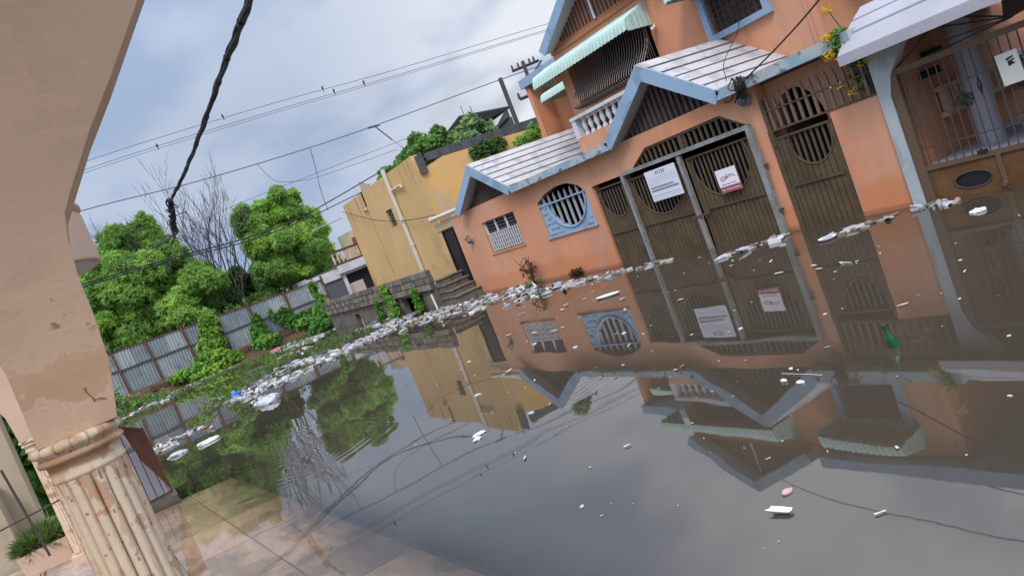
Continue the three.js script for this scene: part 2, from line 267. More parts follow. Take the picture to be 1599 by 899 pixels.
{ // still brown flood water
  const NX = 2048, NZ = 1024, X0 = -42, X1 = 2, Z0 = -4, Z1 = 12.6, sx = (X1 - X0) / NX, sz = (Z1 - Z0) / NZ, H = new Float32Array(NX * NZ), d = new Uint8Array(NX * NZ * 4);
  for (let j = 0; j < NZ; j++) for (let i = 0; i < NX; i++) { // height in metres: almost still, wind ripples far off, rings where something has just moved
    const x = X0 + i * sx, z = Z0 + j * sz; let h = 0.0016 * noise3(x * 1.1, 0, z * 1.6) + 0.0006 * noise3(x * 2.7, 5, z * 3.4);
    const far = smooth(-19.5, -24, x) * smooth(0.4, 2.2, z) * smooth(6.5, 4.0, z); if (far > 0) h += far * 0.0022 * noise3(x * 3.2 + 0.6 * z, 2, z * 5.5);
    for (const [cx, cz, rad, amp] of [[-9.6, 8.2, 1.3, 0.0005], [-11.6, 8.3, 1.0, 0.0005], [-10.4, 7.6, 0.7, 0.0004]]) { const q = Math.hypot(x - cx, z - cz); if (q < rad * 1.3) h += amp * Math.sin(q * 30 + 9 * noise3(x * 1.6, 1, z * 1.6)) * noise3(x * 1.3 + 4, 2, z * 2.2) * smooth(rad * 1.3, rad * 0.6, q) * smooth(0.1, 0.4, q); }
    H[j * NX + i] = h;
  }
  for (let j = 0; j < NZ; j++) for (let i = 0; i < NX; i++) {
    const a = (H[j * NX + Math.min(NX - 1, i + 1)] - H[j * NX + Math.max(0, i - 1)]) / (2 * sx), b = (H[Math.min(NZ - 1, j + 1) * NX + i] - H[Math.max(0, j - 1) * NX + i]) / (2 * sz);
    const k = (j * NX + i) * 4; d[k] = clamp(0.5 - a * 5) * 255; d[k + 1] = clamp(0.5 - b * 5) * 255; d[k + 2] = 255; d[k + 3] = 255;
  }
  const t = new THREE.DataTexture(d, NX, NZ); t.magFilter = THREE.LinearFilter; t.repeat.set(1 / (X1 - X0), 1 / (Z1 - Z0)); t.offset.set(-X0 / (X1 - X0), -Z0 / (Z1 - Z0)); t.needsUpdate = true;
  // over the sunken porch floor the murk is only a hand deep and thins out
  const AW = 256, ad = new Uint8Array(AW * AW * 4);
  for (let y = 0; y < AW; y++) for (let x = 0; x < AW; x++) {
    const wx = -16 + (x + 0.5) / AW * 16, wz = 6 + (y + 0.5) / AW * 6, edge = 8.37 - 0.081 * (wx + 4.35), wob = 0.35 * (fbm3(wx * 0.9, 0, wz * 0.9, 4) - 0.5);
    const k = smooth(-0.45, 0.75, wz - edge + wob) * smooth(-12.0, -11.2, wx + wob);
    const a = mix(1, 0.08, k), i = (y * AW + x) * 4; ad[i] = ad[i + 1] = ad[i + 2] = a * 255; ad[i + 3] = 255;
  }
  const alpha = new THREE.DataTexture(ad, AW, AW); alpha.magFilter = THREE.LinearFilter; alpha.repeat.set(1 / 16, 1 / 6); alpha.offset.set(1, -1); alpha.needsUpdate = true;
  M.water = new THREE.MeshPhysicalMaterial({ roughness: 0.02, ior: 1.9, normalMap: t, normalScale: new THREE.Vector2(0.1, 0.1), side: THREE.DoubleSide, transparent: true, alphaMap: alpha });
  M.water.color.setRGB(0.062, 0.049, 0.034);
  M.film = new THREE.MeshPhysicalMaterial({ roughness: 0.02, ior: 1.34, transmission: 1, thickness: 0, normalMap: t, normalScale: new THREE.Vector2(0.1, 0.1), side: THREE.DoubleSide });
  M.film.color.setRGB(0.90, 0.86, 0.76);
  const sheet = (x0, x1, z0, z1, y) => { const g = new THREE.PlaneGeometry(x1 - x0, z1 - z0).rotateX(-Math.PI / 2).translate((x0 + x1) / 2, y, (z0 + z1) / 2); const p = g.attributes.position, uv = g.attributes.uv; for (let i = 0; i < p.count; i++) uv.setXY(i, p.getX(i), p.getZ(i)); return g; };
  struct('water', sheet(-38.5, 41.5, -14, 12.6, 0), M.water);
  struct('water', sheet(-12.4, 5, 7.8, 12.5, -0.005), M.film);
}

// ---------------------------------------------------------------- orange house
const house = thing('orange_house', 'orange two storey house with pale blue gabled canopies and barred openings, standing in the flood', 'house', [-13, 0, 0]);
{
  const H = house;
  // street wall of the ground floor with its openings
  const arch = [[-14.89, 1.05], [-12.93, 1.05], [-12.93, 1.80], [-13.1, 1.98], [-13.48, 2.12], [-13.95, 2.15], [-14.45, 2.07], [-14.89, 1.92]];
  const win = [[-17.86, 1.08], [-16.07, 1.08], [-16.07, 1.97], [-17.86, 1.97]];
  const sideG = [[-12.67, -0.55], [-11.585, -0.55], [-11.585, 1.84], [-12.67, 1.84]];
  const main = [[-11.58, -0.55], [-8.22, -0.55], [-8.22, 1.88], [-8.74, 2.2], [-10.7, 2.18], [-11.28, 1.86], [-11.58, 1.86]];
  const yard = [[-7.86, -0.55], [-7.0, -0.55], [-7.0, 1.45], ...arc(-7.43, 1.5, 0.45, 0.68, -0.1, Math.PI + 0.1, 14), [-7.86, 1.45]];
  const wall = part(H, 'wall', [
    prism([[-19.55, -0.6], [-7.9, -0.6], [-7.9, 2.46], [-19.55, 2.46]], -0.2, 0, [win, arch, sideG, main]),
    prism([[-7.9, -0.6], [-5.9, -0.6], [-5.9, 2.46], [-7.9, 2.46]], -0.42, -0.24, [yard]), box(-7.92, -7.896, -0.6, 2.455, -0.42, -0.002),
  ], M.orange);
  part(H, 'side_wall', box(-19.55, -19.35, -0.6, 2.46, -8, -0.2), M.orange); part(H, 'side_wall', box(-6.0, -5.9, -0.6, 2.46, -8, -0.42), M.orange);
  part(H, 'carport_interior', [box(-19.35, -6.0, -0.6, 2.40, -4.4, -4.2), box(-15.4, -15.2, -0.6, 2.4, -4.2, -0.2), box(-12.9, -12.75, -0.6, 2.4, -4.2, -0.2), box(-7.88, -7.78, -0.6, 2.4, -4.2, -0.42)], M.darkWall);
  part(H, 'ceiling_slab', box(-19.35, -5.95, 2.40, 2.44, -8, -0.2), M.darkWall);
  part(H, 'garden_wall', [box(-6.76, -5.93, -0.6, 1.66, -0.14, 0.02)], M.orange);

  // canopy edge between and beside the gables
  part(H, 'canopy_edge', [box(-15.44, -11.4, 2.40, 2.56, -0.2, 0.25)], M.blueWorn);
  part(H, 'canopy_edge', [box(-8.42, -5.98, 2.43, 2.60, -0.2, 0.25)], M.blueWorn);
  // gables: rake board in front, roof slab, planks on top, slatted tympanum behind
  function gable(cx, half, yFoot, yTop, z0, z1, nPlank, boardMat, slatMat, tymY, wz, tymHalf) {
    const t = 0.2, k = (yTop - yFoot) / half, g = part(H, 'gable_roof', [
      prism([[cx - half, yFoot], [cx, yTop - 0.02], [cx, yTop - 0.02 - t * 1.25], [cx - half + 0.1, yFoot - 0.13]], z0, z1 - 0.05),
      prism([[cx + half, yFoot], [cx, yTop - 0.02], [cx, yTop - 0.02 - t * 1.25], [cx + half - 0.1, yFoot - 0.13]], z0, z1 - 0.05)], M.soffit);
    part(g, 'rake_board', [prism([[cx - half - 0.03, yFoot + 0.02], [cx, yTop + 0.02], [cx, yTop - t * 1.4], [cx - half + 0.12, yFoot - 0.16]], z1 - 0.05, z1)], boardMat);
    part(g, 'rake_board', [prism([[cx + half + 0.03, yFoot + 0.02], [cx, yTop + 0.02], [cx, yTop - t * 1.4], [cx + half - 0.12, yFoot - 0.16]], z1 - 0.05, z1)], boardMat);
    for (const s of [-1, 1]) { // bed that shows dark in the joints, then the planks along the ridge
      const at = (f, up) => { const n = Math.hypot(1, k); return [cx + s * (f * half) + s * up * k / n, yTop - f * half * k + up / n]; };
      part(g, 'plank_bed', prism([at(0, 0), at(1, 0), at(1, 0.012), at(0, 0.012)], z0, z1 - 0.04), M.joint);
      for (let i = 0; i < nPlank; i++) {
        const a = (i + 0.06 * rnd()) / nPlank, b = (i + 0.79 + 0.04 * rnd()) / nPlank, h = 0.03 + 0.012 * rnd();
        part(g, 'plank', prism([at(a, 0.014), at(b, 0.014), at(b, h), at(a, h + 0.006)], z0 + 0.02 * rnd(), z1 - 0.005 - 0.02 * rnd()), M.plank);
      }
    }
    // tympanum of vertical slats
    const th = tymHalf, ty = yTop - 0.3, ty0 = tymY, fr = part(H, 'gable_vent', prism([[cx - th, ty0], [cx + th, ty0], [cx, ty]], wz - 0.06, wz - 0.04), M.dark);
    const n = Math.round(th * 2 / 0.135);
    for (let i = 0; i < n; i++) {
      const x = cx - th + (i + 0.5) * (2 * th / n), top = ty0 + (ty - ty0) * (1 - Math.abs(x - cx) / th);
      if (top - ty0 > 0.05) part(fr, 'slat', box(x - 0.034, x + 0.034, ty0, top, wz - 0.04, wz + 0.005), slatMat);
    }
    return g;
  }
  gable(-17.02, 1.57, 2.53, 3.52, -3.9, 0.25, 6, M.blue, M.slat, 2.44, -0.02, 1.16);
  gable(-9.92, 1.55, 2.54, 3.58, -2.1, 0.25, 6, M.blue, M.slat, 2.47, -0.02, 1.18);
  part(H, 'wall_head', [box(-18.3, -15.7, 2.44, 2.462, -0.3, 0.002)], M.orange);

  // small barred window
  const w1 = part(H, 'window', [box(-17.84, -16.09, 1.08, 1.97, -0.19, -0.17)], M.dark);
  const wb = [];
  for (let i = 0; i < 15; i++) { const x = -17.80 + i * 0.121; part(w1, 'grille_bar', box(x - 0.016, x + 0.016, 1.10, 1.60, -0.08, -0.05), M.whitePaint); }
  for (let i = 0; i < 5; i++) part(w1, 'grille_bar', box(-17.84, -16.09, 1.13 + i * 0.118, 1.145 + i * 0.118, -0.095, -0.085), M.whitePaint);
  for (const x of [-17.84, -17.25, -16.67, -16.12]) part(w1, 'mullion', box(x, x + 0.03, 1.60, 1.97, -0.10, -0.05), M.white);
  for (let c = 0; c < 3; c++) for (let i = 0; i < 4; i++) { const g = new THREE.BoxGeometry(0.5, 0.075, 0.012).rotateX(0.7).translate(-17.53 + c * 0.585, 1.645 + i * 0.092, -0.12); part(w1, 'louvre', wuv(g), M.greyGlass); }
  part(w1, 'sill', box(-17.9, -16.03, 1.04, 1.078, -0.2, 0.03), M.orange);

  // arched opening with a blue parapet cut to a round shape, and pointed bars
  const w2 = part(H, 'round_window', [prism([[-14.88, 1.05], [-12.94, 1.05], [-12.94, 1.86], [-13.0, 1.86], ...arc(-13.78, 1.78, 0.74, 0.63, 0, -Math.PI, 22), [-14.52, 1.86], [-14.88, 1.86]], -0.12, -0.03)], M.blue);
  for (let r = 0; r < 6; r++) for (let i = 0; i < 10; i++) { // raised stones of the parapet
    const y = 1.09 + r * 0.128, wd = R(0.13, 0.2), x = -14.84 + i * 0.2 + (r % 2) * 0.1;
    if (x + wd > -12.97) continue;
    const cx = x + wd / 2, dy = Math.min(0, y + 0.05 - 1.78); if (Math.abs(cx + 13.78) < 0.84 && (cx + 13.78) ** 2 / 0.84 ** 2 + (dy + 0.02) ** 2 / 0.74 ** 2 < 1) continue;
    if (y > 1.72 && cx > -14.5) continue;
    part(w2, 'stone', box(x, x + wd, y, y + R(0.07, 0.1), -0.03, -0.015 + 0.012 * rnd()), M.blue);
  }
  part(w2, 'ring', tube(arc(-13.78, 1.78, 0.75, 0.64, 0.02, -Math.PI - 0.02, 24).map(([x, y]) => [x, y, -0.015]), 0.026, 48), M.blue);
  part(w2, 'rail', box(-14.9, -12.92, 1.80, 1.835, -0.03, 0.005), M.blue);
  for (let i = 0; i < 8; i++) {
    const x = -14.66 + i * 0.232, d = (x + 13.78) / 0.72, y0 = Math.abs(d) < 1 ? 1.78 - 0.62 * Math.sqrt(1 - d * d) : 1.78, y1 = 1.95;
    part(w2, 'spike', [box(x - 0.034, x + 0.034, y0, y1, -0.075, -0.045), rod([x, y1, -0.06], [x, y1 + 0.1, -0.06], 0.04, 0.004, 4)], M.lilac);
  }
  part(w2, 'sill', box(-14.95, -12.88, 1.0, 1.045, -0.15, 0.04), M.blue);

  // gate leaves: boards that end in a round cut, bars above
  const UC = (cx, hw, cyy, ry) => (x) => { const d = (x - cx) / hw; return Math.abs(d) < 1 ? cyy - ry * Math.sqrt(1 - d * d) : null; };
  function leaf(parent, name, x0, x1, top, cx, hw, cyy, ry, z, step, barTop = top) {
    const L = part(parent, name, [box(x0, x1, top - 0.035, top, z - 0.035, z + 0.005), box(x0, x0 + 0.05, -0.55, top - 0.04, z - 0.035, z + 0.004), box(x1 - 0.05, x1, -0.55, top - 0.04, z - 0.035, z + 0.004), box(x0 + 0.05, x1 - 0.05, 0.70, 0.735, z + 0.008, z + 0.022)], M.gate);
    const u = UC(cx, hw, cyy, ry), n = Math.round((x1 - x0 - 0.1) / step), st = (x1 - x0 - 0.1) / n;
    for (let i = 0; i < n; i++) {
      const a = x0 + 0.05 + i * st, m = a + st / 2, c = u(m);
      const ta = u(a + 0.007) ?? top - 0.04, tb = u(a + st - 0.007) ?? top - 0.04;
      const cap = (v) => Math.min(v, top - 0.04);
      part(L, 'board', prism([[a + 0.007, -0.55], [a + st - 0.007, -0.55], [a + st - 0.007, cap(tb)], [a + 0.007, cap(ta)]], z - 0.025, z - 0.008 + 0.004 * rnd()), M.gate);
      if (c !== null && c < top - 0.1) part(L, 'bar', box(m - 0.019, m + 0.019, Math.max(0.2, c - 0.04), barTop - 0.036, z - 0.05, z - 0.028), M.gateBar);
    }
    const a0 = Math.asin(clamp((cyy - (top - 0.04)) / ry, -1, 1));
    part(L, 'round_rim', tube(arc(cx, cyy, hw, ry, -a0 + 0.0, -Math.PI + a0, 28).map(([x, y]) => [x, y, z - 0.012]), 0.02, 56), M.gate);
    part(L, 'sheet', prism([[x0 + 0.04, -0.55], [x1 - 0.04, -0.55], [x1 - 0.04, top - 0.03], [cx + hw, top - 0.03], ...arc(cx, cyy, hw, ry, -a0, -Math.PI + a0, 24), [cx - hw, top - 0.03], [x0 + 0.04, top - 0.03]], z - 0.034, z - 0.028), M.dark);
    return L;
  }
  leaf(H, 'gate_leaf', -11.48, -9.95, 1.71, -10.72, 0.64, 1.46, 0.62, 0.0, 0.1);
  leaf(H, 'gate_leaf', -9.80, -8.29, 1.71, -9.05, 0.64, 1.46, 0.60, 0.0, 0.1);
  leaf(H, 'side_gate_leaf', -12.65, -11.62, 1.74, -12.13, 0.42, 1.5, 0.47, -0.06, 0.1, 1.70);
  part(H, 'gate_post', [box(-7.898, -7.81, -0.55, 1.66, -0.16, 0.02)], M.gate);
  leaf(H, 'yard_gate', -7.80, -6.78, 1.53, -7.22, 0.38, 1.36, 0.40, 0.0, 0.105);
  const tr = part(H, 'gate_transom', [bar([-11.28, 1.88, -0.05], [-10.7, 2.17, -0.05], 0.06), bar([-10.7, 2.165, -0.05], [-8.74, 2.185, -0.05], 0.06), bar([-8.74, 2.18, -0.05], [-8.24, 1.88, -0.05], 0.06), box(-9.80, -9.74, 1.9, 2.15, -0.08, -0.02)], M.gate);
  for (let i = 0; i < 22; i++) { const x = -11.2 + i * 0.137, t = x < -10.7 ? 1.9 + (x + 11.28) * 0.5 : x > -8.74 ? 2.17 - (x + 8.74) * 0.6 : 2.16; if (t > 1.93) part(tr, 'bar', box(x - 0.022, x + 0.022, 1.87, t, -0.07, -0.035), M.gateBar); }
  // galvanised posts and beam of the carport gate
  const gf = part(H, 'gate_frame', [box(-11.55, -8.17, 1.82, 1.895, 0.01, 0.09)], M.post);
  part(gf, 'post', box(-11.57, -11.49, -0.55, 1.82, 0.012, 0.09), M.post);
  part(gf, 'post', [box(-9.92, -9.84, 0.55, 1.80, 0.012, 0.09), rod([-9.87, -0.55, 0.06], [-9.87, 0.56, 0.06], 0.062, 0.062, 12)], M.post);
  part(gf, 'post', box(-8.24, -8.13, -0.55, 1.82, 0.012, 0.10), M.post);
  part(gf, 'latch', [box(-10.0, -9.72, 0.62, 0.66, 0.09, 0.11), box(-9.7, -9.62, 0.63, 0.75, 0.02, 0.06)], M.rust);
  part(gf, 'hinge', [box(-8.13, -8.07, 1.15, 1.19, 0.03, 0.08), box(-8.13, -8.07, 0.38, 0.42, 0.03, 0.08)], M.darkRail);

  // spiked railing over the yard gate and the garden wall
  const sp = part(H, 'spiked_railing', [box(-7.84, -5.96, 1.635, 1.665, -0.02, 0.03), box(-7.84, -5.96, 1.955, 1.98, -0.015, 0.025), box(-7.86, -7.80, 1.4, 2.16, -0.02, 0.04)], M.gate);
  for (let i = 0; i < 14; i++) { const x = -7.74 + i * 0.136; part(sp, 'spike', [box(x - 0.022, x + 0.022, 1.665, 2.14, -0.012, 0.02), rod([x, 2.14, 0.004], [x, 2.23, 0.004], 0.03, 0.004, 4)], M.spike ??= mat([0.17, 0.12, 0.085], 0.6)); }

  // balustrade of the terrace
  const bal = part(H, 'balustrade', [box(-12.78, -10.6, 2.565, 2.90, -0.42, -0.2)], M.orange);
  part(bal, 'handrail', box(-12.80, -10.6, 3.30, 3.37, -0.42, -0.18), M.whitePaint);
  part(bal, 'end_post', box(-12.80, -12.66, 2.90, 3.30, -0.4, -0.2), M.whitePaint);
  for (let i = 0; i < 10; i++) part(bal, 'baluster', lathe([[0.06, 0], [0.06, 0.04], [0.035, 0.07], [0.03, 0.1], [0.06, 0.2], [0.045, 0.28], [0.026, 0.34], [0.06, 0.37], [0.06, 0.4]], 10, -12.5 + i * 0.21, 2.90, -0.3), M.whitePaint);

  part(H, 'terrace_dark_sheet', box(-14.6, -10.7, 2.6, 3.45, -2.098, -2.08), M.dark);  // added black sheet, stands in for the darkness behind the balusters
  // upper storey
  const op = [[-14.6, 3.72], [-11.56, 3.72], [-11.56, 4.9], [-14.6, 4.9]], op2 = [[-10.0, 3.70], [-8.72, 3.70], [-8.72, 4.55], [-10.0, 4.55]];
  part(H, 'upper_wall', [prism([[-14.95, 2.46], [-7.8, 2.46], [-7.8, 5.3], [-10.9, 5.3], [-13.05, 6.35], [-14.95, 5.25]], -2.3, -2.1, [op, op2]), box(-8.0, -7.8, 2.46, 5.3, -9, -2.3), box(-14.95, -14.75, 2.46, 5.3, -4.0, -2.3), box(-8.02, -7.96, 2.5, 5.2, -2.1, -2.07)], M.orange);
  part(H, 'wing_wall', [box(-18.5, -18.3, 2.46, 5.3, -4.3, -3.5), box(-18.3, -14.95, 2.46, 5.3, -4.3, -4.2), box(-18.5, -18.3, 2.46, 5.3, -9, -4.3)], M.orange);
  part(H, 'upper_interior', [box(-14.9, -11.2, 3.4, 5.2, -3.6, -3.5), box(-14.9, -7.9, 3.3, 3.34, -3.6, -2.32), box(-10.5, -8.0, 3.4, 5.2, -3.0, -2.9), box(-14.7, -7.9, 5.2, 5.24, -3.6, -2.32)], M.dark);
  part(H, 'wing_roof', [box(-18.62, -14.96, 5.30, 5.56, -9, -3.42)], M.blue);
  part(H, 'flat_roof', [box(-10.85, -5.2, 5.30, 5.58, -9, -1.8)], M.blue);
  const tg = gable(-13.0, 1.95, 5.42, 6.52, -9, -1.75, 8, M.blue, M.slat, 5.40, -2.085, 1.62);
  part(H, 'vent_mullion', box(-13.03, -12.97, 5.38, 6.15, -2.08, -2.05), M.whitePaint);
  part(H, 'moulding', [box(-14.93, -10.9, 5.22, 5.30, -2.1, -2.04)], M.orange);

  // bellied grille of the upper opening
  const gr = part(H, 'bellied_grille', [box(-14.3, -11.58, 3.72, 3.75, -1.66, -1.63), box(-14.3, -11.58, 4.05, 4.075, -1.83, -1.81)], M.gateBar);
  const prof = [[4.78, -2.06], [4.45, -2.0], [4.2, -1.9], [4.0, -1.74], [3.86, -1.63], [3.76, -1.62], [3.70, -1.72], [3.70, -2.08]];
  for (let i = 0; i < 32; i++) { const x = -14.28 + i * 0.0865; part(gr, 'bar', tube(prof.map(([y, z]) => [x, y, z]), 0.014, 12, 4), M.gateGrey ??= mat([0.24, 0.205, 0.18], 0.6)); }
  for (let i = 0; i < 4; i++) part(gr, 'bar', tube([[-11.59, 4.6 - i * 0.02, -2.03 + i * 0.03], [-11.59, 4.2, -2.0 + i * 0.05], [-11.59, 3.74, -2.04 + i * 0.1]], 0.011, 8, 4), M.gateBar);

  // mint scalloped awnings
  function awning(x0, x1, yTop, yLow, zWall, zOut) {
    const pitch = 0.13, n = Math.round((x1 - x0) / pitch), A = [], nx = n * 8, P = [];
    for (let i = 0; i <= 10; i++) { const t = i / 10; const a = t < 0.6 ? t / 0.6 : 1; const b = t < 0.6 ? 0 : (t - 0.6) / 0.4 * Math.PI / 2; const h = yTop - yLow; P.push([zWall + (zOut - zWall) * (0.8 * a + 0.2 * Math.sin(b)), yTop - h * (0.45 * a + 0.55 * (1 - Math.cos(b)))]); }
    const pos = [], idx = [], uv = [];
    for (let j = 0; j <= 10; j++) for (let i = 0; i <= nx; i++) {
      const x = x0 + (x1 - x0) * i / nx, r = 0.075 * Math.sqrt(Math.abs(Math.sin(Math.PI * n * i / nx))) * (0.4 + 0.6 * j / 10), dip = 0.06 * Math.abs(Math.sin(Math.PI * n * i / nx)) * (j === 10 ? 1 : 0);
      pos.push(x, P[j][1] + r * 0.55 - dip, P[j][0] + r * 0.8); uv.push(i / 8 * 0.13, j * 0.08);
    }
    for (let j = 0; j < 10; j++) for (let i = 0; i < nx; i++) { const a = j * (nx + 1) + i; idx.push(a, a + nx + 1, a + 1, a + 1, a + nx + 1, a + nx + 2); }
    const g = new THREE.BufferGeometry(); g.setAttribute('position', new THREE.Float32BufferAttribute(pos, 3)); g.setAttribute('uv', new THREE.Float32BufferAttribute(uv, 2)); g.setIndex(idx); g.computeVertexNormals();
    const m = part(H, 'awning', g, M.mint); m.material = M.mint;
    for (const x of [x0 + 0.004, x1 - 0.004]) { // ribbed cheek
      const c = [], yAt = (z) => { for (let k = 0; k < 10; k++) if (z <= P[k + 1][0] + 1e-6) return mix(P[k][1], P[k + 1][1], clamp((z - P[k][0]) / (P[k + 1][0] - P[k][0] || 1))); return yLow; };
      for (let i = 0; i < 8; i++) { const z0 = mix(zWall, zOut, i / 8), z1 = mix(zWall, zOut - 0.01, (i + 0.96) / 8); c.push(prismX([[z0, yLow - 0.03], [z1, yLow - 0.03], [z1, Math.max(yLow, yAt(z1))], [z0, yAt(z0)]], x - 0.008 + (i % 2) * 0.01, x + 0.008 + (i % 2) * 0.01)); }
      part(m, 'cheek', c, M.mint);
    }
    return m;
  }
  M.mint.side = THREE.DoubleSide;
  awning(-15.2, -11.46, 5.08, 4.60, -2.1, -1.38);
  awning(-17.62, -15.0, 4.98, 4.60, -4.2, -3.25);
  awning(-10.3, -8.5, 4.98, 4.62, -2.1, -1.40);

  // upper window with a blue frame
  const w3 = part(H, 'upper_window', [box(-10.12, -9.98, 3.60, 4.66, -2.1, -2.0), box(-8.74, -8.6, 3.60, 4.66, -2.1, -2.0), box(-9.98, -8.74, 3.60, 3.72, -2.1, -2.0), box(-9.98, -8.74, 4.54, 4.66, -2.1, -2.0)], M.blue);
  part(w3, 'shutter_panel', box(-9.98, -8.74, 3.72, 4.54, -2.24, -2.22), M.slat);
  for (let i = 0; i < 9; i++) part(w3, 'grille_bar', box(-9.9 + i * 0.14, -9.886 + i * 0.14, 3.72, 4.54, -2.07, -2.055), M.darkRail);
  for (let i = 0; i < 6; i++) part(w3, 'grille_bar', box(-9.98, -8.74, 3.83 + i * 0.13, 3.842 + i * 0.13, -2.085, -2.072), M.darkRail);
}
// things fixed on the house
solo('security_camera', 'small white security camera on the wall beside the mint awning', 'camera', [rod([-11.36, 4.48, -2.04], [-11.3, 4.46, -1.9], 0.035, 0.035, 10), rod([-11.4, 4.55, -2.1], [-11.36, 4.48, -2.02], 0.015)], M.white, [-11.36, 4.48, -2.0]);
function meter(x, y, z, label) {
  const t = thing('electricity_meter', label, 'electricity meter', [x, y, z]);
  part(t, 'base', [rod([x, y, z - 0.02], [x, y, z + 0.06], 0.105, 0.1, 16)], M.post);
  part(t, 'glass_dome', lathe([[0, 0.1], [0.05, 0.09], [0.08, 0.05], [0.085, 0]], 16, 0, 0, 0).rotateX(Math.PI / 2).translate(x, y, z + 0.06), M.greyGlass);
  part(t, 'cable', [tube([[x - 0.02, y + 0.1, z + 0.02], [x - 0.14, y + 0.16, z + 0.05], [x - 0.26, y + 0.08, z + 0.02], [x - 0.42, y + 0.1, z + 0.01]], 0.01, 20)], M.cable);
}
meter(-18.74, 1.62, 0.0, 'round electricity meter on the orange wall beside the small barred window');
meter(-8.08, 2.27, 0.03, 'round electricity meter under the canopy beside the carport gate, below black cables');

function canvasMat(w, h, draw) { const c = document.createElement('canvas'); c.width = w; c.height = h; const x = c.getContext('2d'); draw(x, w, h); const t = new THREE.CanvasTexture(c); t.colorSpace = THREE.SRGBColorSpace; t.magFilter = THREE.LinearFilter; return new THREE.MeshPhysicalMaterial({ map: t, roughness: 0.6 }); }
function board(name, label, cat, x0, x1, y0, y1, z, m, tilt = 0, edge = M.white) {
  const t = thing(name, label, cat, [(x0 + x1) / 2, (y0 + y1) / 2, z]);
  const b = new THREE.Mesh(wuv(new THREE.BoxGeometry(x1 - x0, y1 - y0, 0.006)), edge); b.name = 'board'; b.position.z = -0.004;
  const f = new THREE.Mesh(new THREE.PlaneGeometry(x1 - x0, y1 - y0, 6, 6), m); f.name = 'printed_face'; f.position.z = 0.003;
  for (const o of [b, f]) { o.castShadow = o.receiveShadow = true; t.add(o); } t.rotation.z = tilt; return t;
}
const notice = canvasMat(512, 362, (x, w, h) => {
  x.fillStyle = '#d8d9e2'; x.fillRect(0, 0, w, h); x.fillStyle = '#26262c'; x.font = 'bold 54px monospace'; x.textAlign = 'center'; x.fillText('AVISO', w / 2, 62);
  let s = 7; const r = () => (s = (s * 16807) % 2147483647) / 2147483647;
  const line = (y, hgt, col, a, b) => { let p = a; while (p < b) { const l = 8 + r() * 34; x.fillStyle = col; x.fillRect(p, y, Math.min(l, b - p), hgt); p += l + 6; } };
  for (let i = 0; i < 5; i++) line(88 + i * 20, 5, '#9a9ca6', 30, i === 4 ? 220 : w - 30);
  line(198, 17, '#6d6f78', 30, 400); line(232, 19, '#63656e', 30, 480); line(300, 8, '#7b7d86', 30, 480); line(326, 5, '#a0a2aa', 30, 470); line(344, 5, '#a0a2aa', 30, 380);
  x.fillStyle = 'rgba(120,122,132,.35)'; x.fillRect(26, 192, 400, 28); x.fillRect(26, 226, 460, 30);
});
board('notice_sign', 'large white notice headed AVISO hanging on the carport gate', 'sign', -10.84, -9.99, 1.13, 1.73, 0.11, notice, 0);
const nopark = canvasMat(256, 256, (x, w, h) => {
  x.fillStyle = '#e6e4e6'; x.fillRect(0, 0, w, h); x.strokeStyle = '#a5292c'; x.lineCap = 'round'; x.lineJoin = 'round';
  x.lineWidth = 9; x.beginPath(); x.moveTo(36, 112); x.quadraticCurveTo(52, 82, 86, 84); x.lineTo(112, 104); x.lineTo(96, 116); x.lineTo(60, 112); x.stroke();
  x.beginPath(); x.moveTo(126, 108); x.quadraticCurveTo(140, 72, 176, 76); x.quadraticCurveTo(206, 80, 224, 108); x.stroke();
  x.lineWidth = 6; x.beginPath(); x.moveTo(110, 112); x.lineTo(128, 58); x.moveTo(140, 108); x.lineTo(160, 92); x.lineTo(190, 100); x.stroke();
  x.strokeStyle = '#5b2a2d'; x.lineWidth = 5; x.beginPath(); x.arc(64, 120, 9, 0, 7); x.stroke(); x.beginPath(); x.arc(118, 92, 8, 0, 7); x.stroke();
  x.fillStyle = '#8d94a4'; for (const [a, b] of [[34, 60], [100, 50], [156, 64]]) x.fillRect(a, 160, b, 12);
  x.fillStyle = '#8a2226'; x.fillRect(0, 188, w, 68); x.fillStyle = '#e9d6d4'; x.font = 'bold 32px sans-serif'; x.textAlign = 'center'; x.fillText('NO ESTACIONE', w / 2, 234, 230); x.strokeStyle = '#e9d6d4'; x.lineWidth = 2; x.strokeRect(8, 196, w - 16, 52);
});
board('parking_sign', 'white and red NO ESTACIONE sign on the right carport gate leaf', 'sign', -9.17, -8.71, 0.91, 1.33, 0.07, nopark, 0.01);

